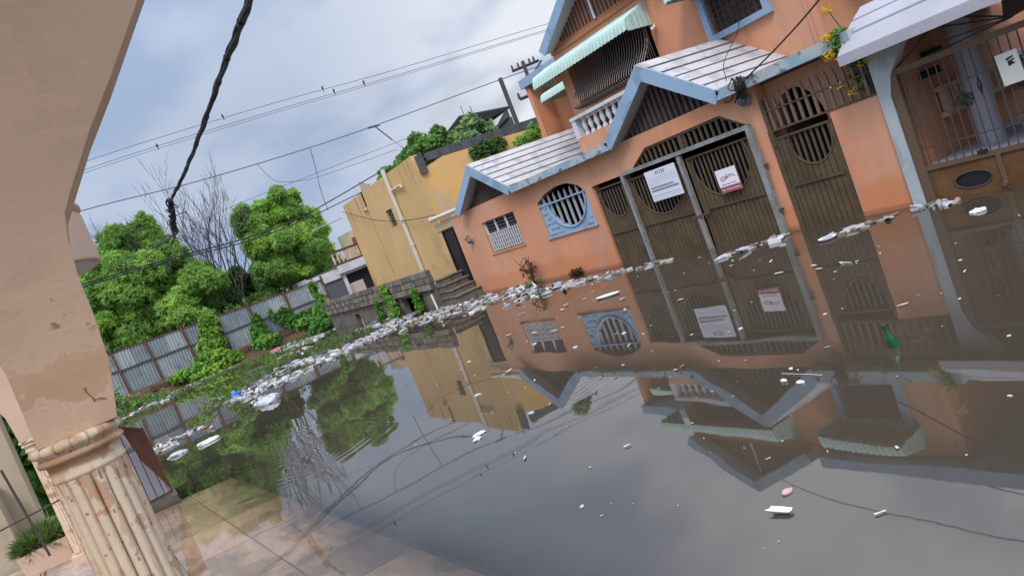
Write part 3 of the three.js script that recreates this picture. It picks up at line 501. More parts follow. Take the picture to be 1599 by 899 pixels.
// ---------------------------------------------------------------- yellow house and the alley
const yellow = thing('yellow_house', 'tall ochre yellow house with a blank stained street wall and a white drainpipe', 'house', [-25, 0, -0.2]);
{
  const Y = yellow, w = [[-24.47, 2.98], [-23.88, 2.98], [-23.88, 3.60], [-24.47, 3.60]];
  part(Y, 'street_wall', prism([[-28.5, -0.6], [-20.8, -0.6], [-20.8, 4.2], [-20.95, 4.72], [-25.9, 4.66], [-28.4, 4.62]], -0.45, -0.2, [w]), M.yellow);
  part(Y, 'side_wall', prismX([[-9, -0.6], [-0.45, -0.6], [-0.45, 4.22], [-1.2, 4.40], [-2.6, 4.38], [-2.75, 4.30], [-2.95, 4.39], [-4.3, 4.36], [-9, 4.3]], -21.05, -20.8), M.yellowBright);
  part(Y, 'back_wall', [box(-28.5, -28.3, -0.6, 4.6, -9, -0.45), box(-28.3, -21.05, -0.6, 4.4, -9, -8.8), box(-28.3, -21.05, 4.0, 4.1, -8.8, -0.45)], M.yellow);
  for (let i = 0; i < 16; i++) { if (i === 7) continue; part(Y, 'block', box(-21.04, -20.82, 4.42 - i * 0.004 , 4.68 - 0.02 * rnd(), -0.75 - i * 0.42 - 0.40, -0.75 - i * 0.42), M.blockDark); }
  part(Y, 'broken_pillar', [box(-20.98, -20.78, 4.15, 4.72, -0.52, -0.455), box(-20.8, -20.70, 4.06, 4.56, -0.5, -0.26), box(-20.86, -20.72, 4.3, 4.66, -0.42, -0.3), rod([-20.9, 4.7, -0.3], [-20.78, 4.86, -0.25], 0.012)], M.blockDark);
  const wd = part(Y, 'window', box(-24.46, -23.89, 2.99, 3.59, -0.33, -0.31), M.shutter);
  for (let i = 0; i < 5; i++) part(wd, 'louvre', wuv(new THREE.BoxGeometry(0.56, 0.1, 0.012).rotateX(0.6).translate(-24.175, 3.05 + i * 0.12, -0.28)), M.shutter);
  const dp = part(Y, 'drainpipe', rod([-23.16, 1.2, -0.12], [-23.16, 4.86, -0.12], 0.075, 0.075, 12), M.pvc);
  part(dp, 'pipe_collar', [2.1, 3.0].map((y) => rod([-23.16, y, -0.12], [-23.16, y + 0.12, -0.12], 0.092, 0.092, 12)), M.pvc);
  part(Y, 'spout', [rod([-23.05, 4.1, -0.12], [-22.2, 4.1, -0.1], 0.04), rod([-22.2, 4.1, -0.1], [-22.16, 4.0, -0.1], 0.045)], M.pvc);
  part(Y, 'spout', rod([-26.35, 4.0, -0.2], [-25.95, 4.02, -0.1], 0.035), M.pvc);
  part(Y, 'roof_gap', [box(-26.05, -25.9, 4.1, 4.68, -0.24, -0.195), box(-23.42, -23.3, 4.3, 4.72, -0.24, -0.195)], M.black);
  part(Y, 'joint', [box(-26.01, -25.985, 1.0, 4.1, -0.24, -0.197)], mat([0.22, 0.13, 0.05]));
}
const alley = thing('alley_gate', 'narrow black metal gate between the yellow and the orange house', 'gate', [-20.05, 0, -0.05]);
part(alley, 'leaf', [box(-20.34, -19.72, -0.6, 2.16, -0.05, -0.02)], M.black);
part(alley, 'frame', [box(-20.40, -20.34, -0.6, 2.2, -0.06, 0.02), box(-19.72, -19.64, -0.6, 2.2, -0.06, 0.02), box(-20.34, -19.72, 2.16, 2.2, -0.06, 0.02)], M.black);
part(alley, 'rib', [-20.2, -20.03, -19.86].map((x) => box(x, x + 0.012, -0.6, 2.16, -0.02, -0.01)), M.darkRail);
part(alley, 'side_post', box(-20.8, -20.40, -0.6, 2.2, -0.3, -0.06), M.yellow);
part(alley, 'lintel', box(-20.8, -19.56, 2.2, 2.44, -0.28, -0.04), M.yellowBright);
for (let i = 0; i < 8; i++) part(alley, 'spike', rod([-20.4 + i * 0.105, 2.44, -0.1], [-20.4 + i * 0.105, 2.56, -0.1], 0.016, 0.003, 4), M.black);
solo('white_pipe', 'short white plastic pipe bridging the alley between the two houses', 'pipe', [rod([-20.7, 2.63, 0.05], [-18.7, 2.60, 0.05], 0.065, 0.065, 12), rod([-20.72, 2.63, 0.05], [-20.5, 2.63, 0.05], 0.085, 0.085, 12)], M.pvc, [-19.7, 2.6, 0.05]);

// ---------------------------------------------------------------- block parapet and steps in front of the yellow house
{
  const t = thing('block_parapet', 'grey concrete block parapet over a stained base in front of the yellow house', 'wall', [-26, 0, 1]);
  part(t, 'base_wall', [prism([[-32.4, -0.6], [-20.45, -0.6], [-20.45, 0.66], [-32.4, 0.58]], 0.70, 0.9, [[[-23.45, -0.55], [-22.2, -0.55], [-22.2, 0.56], [-23.45, 0.56]], [[-29.0, -0.55], [-28.2, -0.55], [-28.2, 0.4], [-29.0, 0.4]]]), box(-23.6, -22.1, -0.6, 0.6, 0.3, 0.35)], M.concrete);
  part(t, 'pier', [box(-22.18, -22.0, -0.6, 0.62, 0.9, 0.97)], M.concrete);
  part(t, 'platform', box(-32.4, -20.5, 0.52, 0.64, -0.2, 0.70), M.concrete);
  part(t, 'dark_room', box(-29.2, -22.6, -0.6, 0.5, 0.3, 0.34), M.dark);
  for (let c = 0; c < 3; c++) for (let i = 0; i < 30; i++) {
    const x = -32.4 + i * 0.41 + (c % 2) * 0.2; if (x > -20.6) continue; const x1 = Math.min(x + 0.375, -20.45);
    part(t, 'block', box(x, x1, 0.655 + c * 0.208 + 0.004 * rnd(), 0.655 + c * 0.208 + 0.182, 0.82 + 0.01 * rnd(), 0.985 + 0.03 * rnd()), pick([M.block, M.block, M.concrete, M.blockWarm ??= stucco(0, 1.4, (u, v) => S(...mul([0.24, 0.20, 0.15], 0.5 + 0.9 * pfbm(u, v, 8, 131, 6))), 0.95, 0.012)]));
  }
  part(t, 'mortar', box(-32.4, -20.47, 0.64, 1.25, 0.84, 0.965), M.blockDark);
  const st = thing('steps', 'rough concrete steps at the end of the block parapet', 'steps', [-20.2, 0, 0.4]);
  for (let i = 0; i < 4; i++) part(st, 'step', box(-20.44, -20.12 + i * 0.28, -0.5, 0.84 - i * 0.2, 0.02 + i * 0.002, 0.80 - i * 0.003), M.concrete);
  for (let i = 0; i < 4; i++) part(st, 'tread', box(-20.44, -20.08 + i * 0.28, 0.84 - i * 0.2, 0.875 - i * 0.2, -0.02, 0.84), M.block);
  solo('stub_post', 'short white plastic post leaning at the end of the block parapet', 'post', [rod([-20.44, -0.3, 1.06], [-20.56, 0.52, 1.04], 0.04, 0.04, 10)], M.pvc, [-20.5, 0, 1.05]);
}

// ---------------------------------------------------------------- corrugated fence at the end of the street
{
  const t = thing('corrugated_fence', 'rusty framed fence of grey corrugated metal sheets at the end of the street', 'fence', [-38, 0, 5]);
  const topY = (z) => 2.31 + (z + 0.6) * 0.036;
  const zs = [-1.0, 1.1, 2.95, 4.5, 6.15, 7.8, 9.25, 10.7, 12.3];
  function sheet(z0, z1, y0, y1) {
    const n = Math.round((z1 - z0) / 0.034), pos = [], idx = [], uv = [];
    for (let i = 0; i <= n; i++) { const z = z0 + (z1 - z0) * i / n, d = 0.03 * Math.cos(i * Math.PI / 2); for (const y of [y0, y1]) { pos.push(-38 + d, y, z); uv.push(z, y); } }
    for (let i = 0; i < n; i++) { const a = i * 2; idx.push(a, a + 1, a + 2, a + 2, a + 1, a + 3); }
    const g = new THREE.BufferGeometry(); g.setAttribute('position', new THREE.Float32BufferAttribute(pos, 3)); g.setAttribute('uv', new THREE.Float32BufferAttribute(uv, 2)); g.setIndex(idx); g.computeVertexNormals(); return g;
  }
  for (const m of M.zinc) { m.side = THREE.DoubleSide; m.metalness = 0.25; }
  for (let i = 0; i + 1 < zs.length; i++) {
    const a = zs[i] + 0.03, b = zs[i + 1] - 0.03, m = (a + b) / 2, y0 = 0.62, ym = topY(m) - 0.92;
    for (const [p, q] of [[a, m], [m, b]]) { part(t, 'sheet', sheet(p, q, ym + 0.03, topY(m) - 0.03 - 0.05 * rnd()), pick(M.zinc)); part(t, 'sheet', sheet(p, q, y0, ym - 0.02), M.zinc[i % 2]); }
    part(t, 'rail', bar([-37.96, ym, a], [-37.96, ym, b], 0.05, 0.07), M.darkRail);
    part(t, 'rail', bar([-37.97, topY(a) - 0.02, a], [-37.97, topY(b) - 0.02, b], 0.05, 0.06), M.rust);
  }
  for (const z of zs) part(t, 'post', bar([-37.93, 0.45, z - 0.02], [-37.95, topY(z) + 0.14 * rnd() + 0.05, z + 0.03], 0.12, 0.09), M.rust);
  const k = thing('low_wall', 'low broken brown block wall under the corrugated fence', 'wall', [-37.3, 0, 5]);
  for (let c = 0; c < 3; c++) for (let i = 0; i < 30; i++) { if (rnd() < 0.10 + 0.14 * c) continue; const z = -1.2 + i * 0.46 + (c % 2) * 0.22; part(k, 'block', box(-37.45, -37.22 + 0.05 * rnd(), -0.1 + c * 0.215, 0.1 + c * 0.215, z, z + 0.435), M.earthBlock ??= stucco(0, 1.5, (u, v) => S(...lerp3([0.05, 0.032, 0.022], [0.16, 0.105, 0.07], pfbm(u, v, 7, 111, 6))), 1, 0.02)); }
}

// ---------------------------------------------------------------- vegetation
const leafQuad = (() => { // one long leaf along +y, folded on its midrib
  const g = new THREE.BufferGeometry();
  const p = [0, 0, 0, -0.5, 0.45, 0.12, 0, 0.5, 0, 0.5, 0.45, 0.12, 0, 1, -0.12];
  g.setAttribute('position', new THREE.Float32BufferAttribute(p, 3)); g.setIndex([0, 2, 1, 0, 3, 2, 1, 2, 4, 2, 3, 4]); return g;
})();
function leafAt(pos, dir, len, wid, roll) {
  const g = leafQuad.clone().scale(wid, len, len * 0.6);
  g.applyQuaternion(new THREE.Quaternion().setFromAxisAngle(V(0, 1, 0), roll));
  g.applyQuaternion(new THREE.Quaternion().setFromUnitVectors(V(0, 1, 0), dir.clone().normalize()));
  return g.translate(pos.x, pos.y, pos.z);
}
function plainMerge(list) { // geometries with position and index only
  let n = 0, m = 0; for (const g of list) { n += g.attributes.position.count; m += g.index.count; }
  const p = new Float32Array(n * 3), ix = new Uint32Array(m); let a = 0, b = 0;
  for (const g of list) { p.set(g.attributes.position.array, a * 3); for (let i = 0; i < g.index.count; i++) ix[b + i] = g.index.array[i] + a; a += g.attributes.position.count; b += g.index.count; }
  const g = new THREE.BufferGeometry(); g.setAttribute('position', new THREE.BufferAttribute(p, 3)); g.setIndex(new THREE.BufferAttribute(ix, 1)); g.computeVertexNormals();
  g.setAttribute('uv', new THREE.BufferAttribute(new Float32Array(n * 2), 2)); return g;
}
function tuftGeo(n, len, wid, droop) { const l = []; for (let i = 0; i < n; i++) { const a = i / n * 6.283 + R(-0.3, 0.3), e = R(0.1, 0.9); l.push(leafAt(V(0, 0, 0), V(Math.cos(a) * (1.1 - e * 0.5), e - droop, Math.sin(a) * (1.1 - e * 0.5)), len * R(0.7, 1.15), wid * R(0.8, 1.2), R(0, 6.28))); } return plainMerge(l); }
const tufts = { mango: [0, 1, 2].map(() => tuftGeo(11, 0.34, 0.085, 0.45)), broad: [0, 1, 2].map(() => tuftGeo(7, 0.24, 0.15, 0.3)), small: [0, 1].map(() => tuftGeo(8, 0.16, 0.085, 0.2)), grass: [0, 1].map(() => tuftGeo(9, 0.22, 0.022, -0.9)), ivy: [0, 1].map(() => tuftGeo(5, 0.15, 0.13, 0.35)) };
const leaves = { mango: leafMat(0.30, 0.52, 0.11, 0.45), deep: leafMat(0.09, 0.18, 0.045, 0.35), mid: leafMat(0.16, 0.32, 0.08, 0.4), lime: leafMat(0.25, 0.45, 0.07, 0.4), grass: leafMat(0.14, 0.22, 0.05, 0.3), dusty: leafMat(0.20, 0.33, 0.15, 0.4), ivy: leafMat(0.15, 0.34, 0.06, 0.4), dry: leafMat(0.10, 0.055, 0.03, 0.2), yellow: leafMat(0.72, 0.46, 0.02, 0.3) };
// leaves spread through lumps; clump shade varies from leaf cluster to leaf cluster as young and old growth do
function foliage(parent, name, kind, m, lumps, count, size, opts = {}) {
  if (opts.sub) { const L = []; for (const l of lumps) { L.push([l[0], l[1], l[2], l[3] * 0.66, l[4] * 0.66, l[5] * 0.66]); for (let i = 0; i < opts.sub; i++) { const th = R(0, 6.283), cz = R(-0.55, 1), c = Math.sqrt(1 - cz * cz), k = R(0.16, 0.42), r = R(0.5, 1.05); L.push([l[0] + c * Math.cos(th) * l[3] * r, l[1] + cz * l[4] * r, l[2] + c * Math.sin(th) * l[5] * r, l[3] * k, l[4] * k * 0.9, l[5] * k]); } } lumps = L; }
  const o = origin.get(parent) ?? [0, 0, 0], geos = tufts[kind], per = Math.ceil(count / geos.length);
  const vol = lumps.map((l) => l[3] * l[4] * l[5]), tot = vol.reduce((a, b) => a + Math.pow(b, 0.7), 0);
  geos.forEach((g, gi) => {
    const list = [];
    lumps.forEach((l, li) => {
      const n = Math.round(per * Math.pow(vol[li], 0.7) / tot);
      for (let i = 0; i < n; i++) {
        const th = R(0, 6.283), cz = R(-1, 1), s = Math.sqrt(1 - cz * cz); let d = V(s * Math.cos(th), cz, s * Math.sin(th));
        let r = Math.pow(rnd(), opts.hollow ?? 0.28);
        const nz = fbm3(d.x * 2.2 + li * 5, d.y * 2.2, d.z * 2.2, 3); r *= 0.72 + 0.55 * nz;
        const p = V(l[0] + d.x * r * l[3], l[1] + d.y * r * l[4], l[2] + d.z * r * l[5]);
        if (opts.keep && !opts.keep(p)) continue;
        list.push([p, d, li]);
      }
    });
    const im = new THREE.InstancedMesh(g, m, list.length), q = new THREE.Quaternion(), q2 = new THREE.Quaternion(), mx = new THREE.Matrix4(), col = new THREE.Color();
    list.forEach(([p, d, li], i) => {
      q.setFromUnitVectors(V(0, 1, 0), V(d.x * 0.7 + R(-0.5, 0.5), 0.55 + d.y * 0.5 + R(-0.3, 0.3), d.z * 0.7 + R(-0.5, 0.5)).normalize()); q2.setFromAxisAngle(V(0, 1, 0), R(0, 6.28)); q.multiply(q2);
      const sc = size * R(0.7, 1.35); mx.compose(V(p.x - o[0], p.y - o[1], p.z - o[2]), q, V(sc, sc, sc)); im.setMatrixAt(i, mx);
      const young = fbm3(p.x * 0.8, p.y * 0.8, p.z * 0.8 + li, 3), k = 0.55 + 0.85 * young + R(-0.12, 0.12), yel = smooth(0.5, 0.7, young) * R(0.2, 1);
      col.setRGB(k * (1 + 0.35 * yel), k * (1 + 0.1 * yel), k * (1 - 0.1 * yel)); im.setColorAt(i, col);
    });
    im.name = name; im.userData.kind = 'stuff'; im.castShadow = im.receiveShadow = true; parent.add(im); origin.set(im, o);
  });
}
function limbs(t, base, tips, r, m) { // trunk and limbs as tapered rods
  for (const tip of tips) {
    const mid = [mix(base[0], tip[0], 0.35), mix(base[1], tip[1], 0.5), mix(base[2], tip[2], 0.35)];
    part(t, 'limb', [rod([base[0], mix(base[1], mid[1], 0.3), base[2]], mid, r * 0.6, r * 0.4), rod(mid, tip, r * 0.4, r * 0.12)], m);
  }
  part(t, 'trunk', rod([base[0], base[1] - 0.8, base[2]], [base[0], mix(base[1], tips[0][1], 0.35), base[2]], r, r * 0.65, 10), m);
}
function tree(label, base, lumps, kind, m, count, size, r, group) {
  const t = thing('tree', label, 'tree', base, group);
  limbs(t, base, lumps.slice(0, 6).map((l) => [l[0], l[1] - l[4] * 0.3, l[2]]), r, M.bark);
  foliage(t, 'crown', kind, m, lumps, count, size, { sub: kind === 'mango' ? 16 : 8 }); return t;
}
// two mango trees behind the fence
tree('large bright green mango tree left behind the corrugated fence', [-42.5, 0.5, 6.2], [
  [-42.5, 4.9, 6.4, 2.4, 2.5, 2.5], [-42.2, 4.3, 4.6, 1.9, 1.8, 1.5], [-42.5, 6.6, 7.2, 1.7, 1.8, 1.6], [-42.8, 7.0, 5.5, 1.5, 1.5, 1.1], [-42, 3.4, 7.8, 1.9, 1.6, 1.6], [-41.5, 3.2, 5.6, 1.7, 1.3, 1.9],
  [-42.5, 7.9, 7.1, 0.7, 1.0, 0.55], [-42.5, 8.0, 5.3, 0.6, 0.9, 0.5], [-42.3, 5.7, 8.6, 1.5, 1.7, 1.3], [-41.9, 4.2, 3.7, 1.0, 0.9, 0.8], [-42.4, 7.2, 8.4, 0.9, 1.0, 0.8], [-42.4, 6.3, 4.4, 0.9, 0.9, 0.7]], 'mango', leaves.mango, 21000, 0.76, 0.28);
tree('dense rounded mango tree right of the bare tree, behind the fence', [-44, 0.5, -1.2], [
  [-44, 5.2, -1.2, 2.1, 2.1, 1.9], [-44, 6.9, -2.4, 1.5, 1.2, 1.1], [-44, 6.6, -0.3, 1.4, 1.2, 1.0], [-43.5, 4.2, -2.9, 1.6, 1.3, 1.3], [-43.5, 3.9, -0.4, 1.6, 1.4, 1.3], [-44, 5.6, -3.3, 1.3, 1.3, 1.0], [-44, 7.5, -1.5, 0.9, 0.7, 0.7], [-44, 6.9, 0.4, 0.5, 0.7, 0.4], [-43.8, 3.2, -1.7, 1.4, 0.9, 1.6]], 'mango', leaves.mango, 17500, 0.76, 0.26);
tree('dark low thicket tree in the shade between the two mango trees', [-44.5, 0.4, 2.6], [[-44.5, 2.8, 3.0, 1.4, 1.5, 1.6], [-45, 3.6, 2.0, 1.2, 1.3, 1.3], [-44.6, 2.2, 0.8, 1.4, 1.2, 1.6], [-45.5, 4.7, 3.2, 1.0, 1.1, 0.9]], 'broad', leaves.deep, 2600, 1.3, 0.16);
{
  const t = new THREE.Group(); t.name = 'undergrowth'; scene.add(t); t.userData.kind = 'stuff'; t.userData.label = 'dark undergrowth filling the ground behind the fence'; origin.set(t, [0, 0, 0]);
  const L = []; for (let i = 0; i < 16; i++) L.push([-40.2 - R(0, 3.5), R(0.9, 2.1), 0.6 + i * 0.75, 1.2, R(0.8, 1.3), 1.0]);
  for (let i = 0; i < 26; i++) L.push([-56 - R(0, 6), R(1.0, 3.6), -26 + i * 2.1, 2.4, R(1.5, 2.6), 2.0]);
  foliage(t, 'leaves', 'broad', leaves.deep, L, 9000, 1.7);
}
{ // bare tree
  const t = thing('bare_tree', 'leafless grey tree with thin twigs between the two mango trees', 'tree', [-43, 0.3, 3.4]), g = [];
  seed = 777;
  function branch(p, d, len, r, lev) {
    const pts = [p.toArray()]; let q = p.clone(), e = d.clone();
    for (let i = 0; i < 4; i++) { e.add(V(R(-0.16, 0.16), R(-0.04, 0.14), R(-0.16, 0.16))).normalize(); q = q.clone().addScaledVector(e, len / 4); pts.push(q.toArray()); }
    for (let i = 0; i < 4; i++) g.push(rod(pts[i], pts[i + 1], r * (1 - i * 0.13), r * (1 - (i + 1) * 0.13), lev > 2 ? 3 : 5));
    if (lev >= 5) return;
    const n = lev < 2 ? 3 : pick([2, 2, 3]);
    for (let i = 0; i < n; i++) { const b = i === 0 ? 4 : pick([2, 3, 4]); branch(V(...pts[b]), e.clone().add(V(R(-0.55, 0.55), R(-0.1, 0.35), R(-0.6, 0.6))).normalize(), len * R(0.62, 0.8), Math.max(0.010, r * 0.6), lev + 1); }
  }
  for (const [z, dz] of [[3.3, 0.05], [3.6, 0.18], [3.1, -0.2], [3.0, -0.4], [3.4, 0.3], [3.2, -0.08], [2.9, -0.3]]) branch(V(-43 + R(-0.3, 0.3), 0.2, z), V(R(-0.1, 0.1), 1, dz), R(3.0, 3.8), 0.085, 0);
  part(t, 'branches', g, mat([0.085, 0.07, 0.06], 0.95));
}
// trees and shrubs behind and on the yellow house
tree('bushy green tree rising behind the yellow house wall', [-32, 1, -6], [[-32, 5.9, -5.6, 1.3, 1.0, 1.1], [-31.2, 5.9, -7.4, 1.1, 0.9, 0.9], [-31, 5.6, -8.4, 1.0, 0.8, 0.8], [-31.6, 6.2, -6.6, 1.1, 0.9, 0.9], [-32.4, 5.6, -4.3, 0.9, 0.6, 0.6], [-31.8, 6.7, -6.0, 0.35, 0.5, 0.3], [-31.3, 6.6, -7.1, 0.3, 0.45, 0.25]], 'broad', leaves.mid, 2300, 0.85, 0.14);
tree('dusty green small tree leaning over the block course of the yellow wall', [-22.5, 1, -3.2], [[-22.2, 4.75, -3.0, 0.6, 0.5, 0.5], [-22.0, 4.6, -3.7, 0.6, 0.5, 0.55], [-21.9, 5.1, -3.4, 0.5, 0.45, 0.5], [-21.5, 4.5, -3.2, 0.5, 0.4, 0.5]], 'broad', leaves.dusty, 900, 0.6, 0.07);
{
  const v = thing('creeper', 'dark leafy creeper spilling down the bright yellow side wall', 'creeper', [-20.7, 3.9, -2.6]);
  foliage(v, 'foliage', 'small', leaves.deep, [[-20.72, 4.12, -2.7, 0.2, 0.32, 0.5], [-20.72, 3.85, -2.5, 0.18, 0.3, 0.3], [-20.72, 4.2, -3.2, 0.2, 0.2, 0.35]], 420, 0.85);
  const v2 = thing('creeper', 'small light green shrub between the yellow wall and the planked roof', 'shrub', [-20.4, 3.8, -4.3]);
  foliage(v2, 'foliage', 'small', leaves.mango, [[-20.5, 3.95, -4.3, 0.25, 0.28, 0.5], [-20.5, 4.2, -4.7, 0.12, 0.3, 0.14]], 260, 0.8);
}
function vine(label, lumps, n, size = 1, m = leaves.ivy, kind = 'ivy') {
  const b = lumps[0], t = thing('vine', label, 'vine', [b[0], 0, b[2]]);
  part(t, 'stem', lumps.slice(0, 3).map((l, i) => tube([[l[0] - 0.1, 0.05, l[2] + 0.1 * i], [l[0] - 0.05, l[1] * 0.5, l[2]], [l[0], l[1], l[2]]], 0.012, 8, 4)), M.bark);
  foliage(t, 'foliage', kind, m, lumps, n, size, { hollow: 0.4 }); return t;
}
vine('broad leafy vine pouring over the middle of the corrugated fence into the water', [[-37.8, 2.35, 4.95, 0.3, 0.35, 0.5], [-37.75, 1.8, 5.1, 0.3, 0.6, 0.55], [-37.6, 1.2, 5.3, 0.45, 0.6, 0.7], [-37.2, 0.65, 5.6, 0.6, 0.5, 0.9], [-36.8, 0.2, 5.9, 0.6, 0.3, 1.0], [-37.0, 0.5, 6.9, 0.4, 0.25, 0.7], [-37.0, 0.35, 4.7, 0.4, 0.3, 0.5]], 1700, 1.0, leaves.lime);
vine('narrow green vine on the corrugated fence right of the broad vine', [[-37.75, 1.4, 2.85, 0.25, 0.5, 0.25], [-37.5, 0.9, 3.0, 0.35, 0.55, 0.42], [-37.0, 0.4, 3.0, 0.5, 0.4, 0.65]], 720, 1.2);
vine('green vine heaped where the fence meets the block parapet', [[-35.2, 2.0, 0.35, 0.2, 0.45, 0.14], [-35, 1.35, 0.3, 0.3, 0.45, 0.26], [-34.8, 0.75, 0.55, 0.4, 0.45, 0.45], [-34.4, 0.25, 0.9, 0.6, 0.3, 0.6], [-35.2, 0.6, 1.4, 0.4, 0.28, 0.4]], 900, 1.1);
vine('thin vine climbing the last bays of the corrugated fence', [[-37.8, 1.2, 1.5, 0.15, 0.5, 0.4], [-37.6, 0.8, 0.8, 0.3, 0.35, 0.9], [-37.8, 1.5, 2.1, 0.12, 0.35, 0.12]], 420, 1.0);
vine('heart leaved vine hanging over the middle of the block parapet', [[-24.2, 0.95, 1.08, 0.32, 0.22, 0.1], [-24.0, 0.55, 1.1, 0.34, 0.3, 0.1], [-23.85, 0.15, 1.12, 0.3, 0.25, 0.12]], 300, 0.8);
vine('small heart leaved vine on the parapet beside the steps', [[-21.7, 0.55, 1.08, 0.2, 0.28, 0.08], [-21.65, 0.2, 1.1, 0.2, 0.22, 0.08]], 100, 0.75);
vine('single thin vine strand low on the parapet base wall', [[-25.6, 0.5, 1.02, 0.06, 0.3, 0.1], [-25.5, 0.1, 1.06, 0.1, 0.16, 0.16]], 55, 0.85);
vine('dark ground vine at the near end of the fence behind the column', [[-36.6, 0.3, 9.4, 0.6, 0.35, 0.9], [-36.3, 0.15, 8.3, 0.5, 0.25, 0.7], [-36.9, 0.7, 9.7, 0.3, 0.5, 0.3]], 110, 0.9, leaves.mid);
{ // grass that stands in or floats on the shallow water along the fence
  const t = new THREE.Group(); t.name = 'grass'; scene.add(t); t.userData.kind = 'stuff'; t.userData.label = 'green grass and weed floating on the water along the fence'; origin.set(t, [0, 0, 0]);
  const L = []; for (let i = 0; i < 15; i++) L.push([-33.5 + R(-2.6, 2.2), 0.02, 2.0 + i * 0.5, R(0.5, 1.3), 0.06, R(0.3, 0.9)]);
  for (const [x, z] of [[-26.5, 5.4], [-25.5, 6.2], [-27.4, 4.5], [-29, 3.9], [-24, 7.0], [-22.6, 7.7], [-19.6, 8.4], [-25.2, 2.6], [-24.3, 2.3], [-26.4, 3.1]]) L.push([x, 0.02, z, R(0.7, 1.5), 0.05, R(0.3, 0.6)]);
  foliage(t, 'leaves', 'grass', leaves.grass, L, 700, 0.42); foliage(t, 'leaves', 'small', leaves.grass, L, 700, 0.5);
}
{ // brown weed at the foot of the orange wall
  const t = thing('dry_weed', 'tall brown weed growing at the foot of the orange wall', 'weed', [-16.05, 0, 0.2]);
  const st = []; for (let i = 0; i < 15; i++) { const a = R(-0.4, 0.4); st.push(tube([[-16.05, -0.1, 0.2], [-16.02 + a * 0.5, 0.35, 0.2 + R(-0.05, 0.08)], [-16.0 + a * 0.9, R(0.45, 0.85), 0.2 + R(-0.1, 0.15)]], 0.008, 8, 4)); }
  part(t, 'stems', st, M.bark);
  foliage(t, 'foliage', 'small', leaves.dry, [[-16.0, 0.45, 0.2, 0.36, 0.32, 0.14], [-16.25, 0.4, 0.2, 0.15, 0.15, 0.1]], 40, 0.36); foliage(t, 'foliage', 'small', leaves.mid, [[-16.05, 0.06, 0.26, 0.3, 0.1, 0.15]], 18, 0.5);
  const t2 = thing('dry_weed', 'small flat weed at the waterline of the orange wall', 'weed', [-14.3, 0, 0.1]);
  part(t2, 'stems', [tube([[-14.3, -0.05, 0.08], [-14.2, 0.1, 0.12], [-14.05, 0.14, 0.14]], 0.008, 8, 4)], M.bark); foliage(t2, 'foliage', 'small', leaves.dry, [[-14.25, 0.08, 0.12, 0.26, 0.08, 0.08]], 24, 0.45);
}
{ // yellow flowering shrub between the two right hand houses
  const t = thing('flowering_shrub', 'shrub with bright yellow flower clusters between the orange house and the grey canopy', 'shrub', [-6.2, 1.7, 0.1]);
  const b = [-6.05, 1.5, -0.1], tips = [[-6.11, 2.94, 0.3], [-6.24, 2.60, 0.3], [-6.28, 2.36, 0.32], [-5.98, 2.12, 0.12], [-6.45, 1.95, 0.12], [-6.3, 1.78, 0.12]];
  part(t, 'stems', tips.map((p) => tube([b, [mix(b[0], p[0], 0.3), mix(b[1], p[1], 0.55), 0.02], p], 0.008, 10, 4)), M.bark);
  for (const p of tips) { const l = [], nn = p[1] > 2.2 ? 46 : 16; for (let i = 0; i < nn; i++) l.push(leafAt(V(p[0] + R(-0.07, 0.07), p[1] + R(-0.06, 0.06), p[2] + R(-0.05, 0.05)), V(R(-1, 1), R(-0.6, 1), R(-1, 1)), R(0.04, 0.07), 0.03, R(0, 6))); part(t, 'flower_cluster', plainMerge(l), leaves.yellow); }
  foliage(t, 'foliage', 'small', leaves.mid, [[-6.1, 2.0, -0.1, 0.25, 0.3, 0.12], [-6.15, 2.5, 0.2, 0.12, 0.2, 0.1]], 60, 0.6);
}

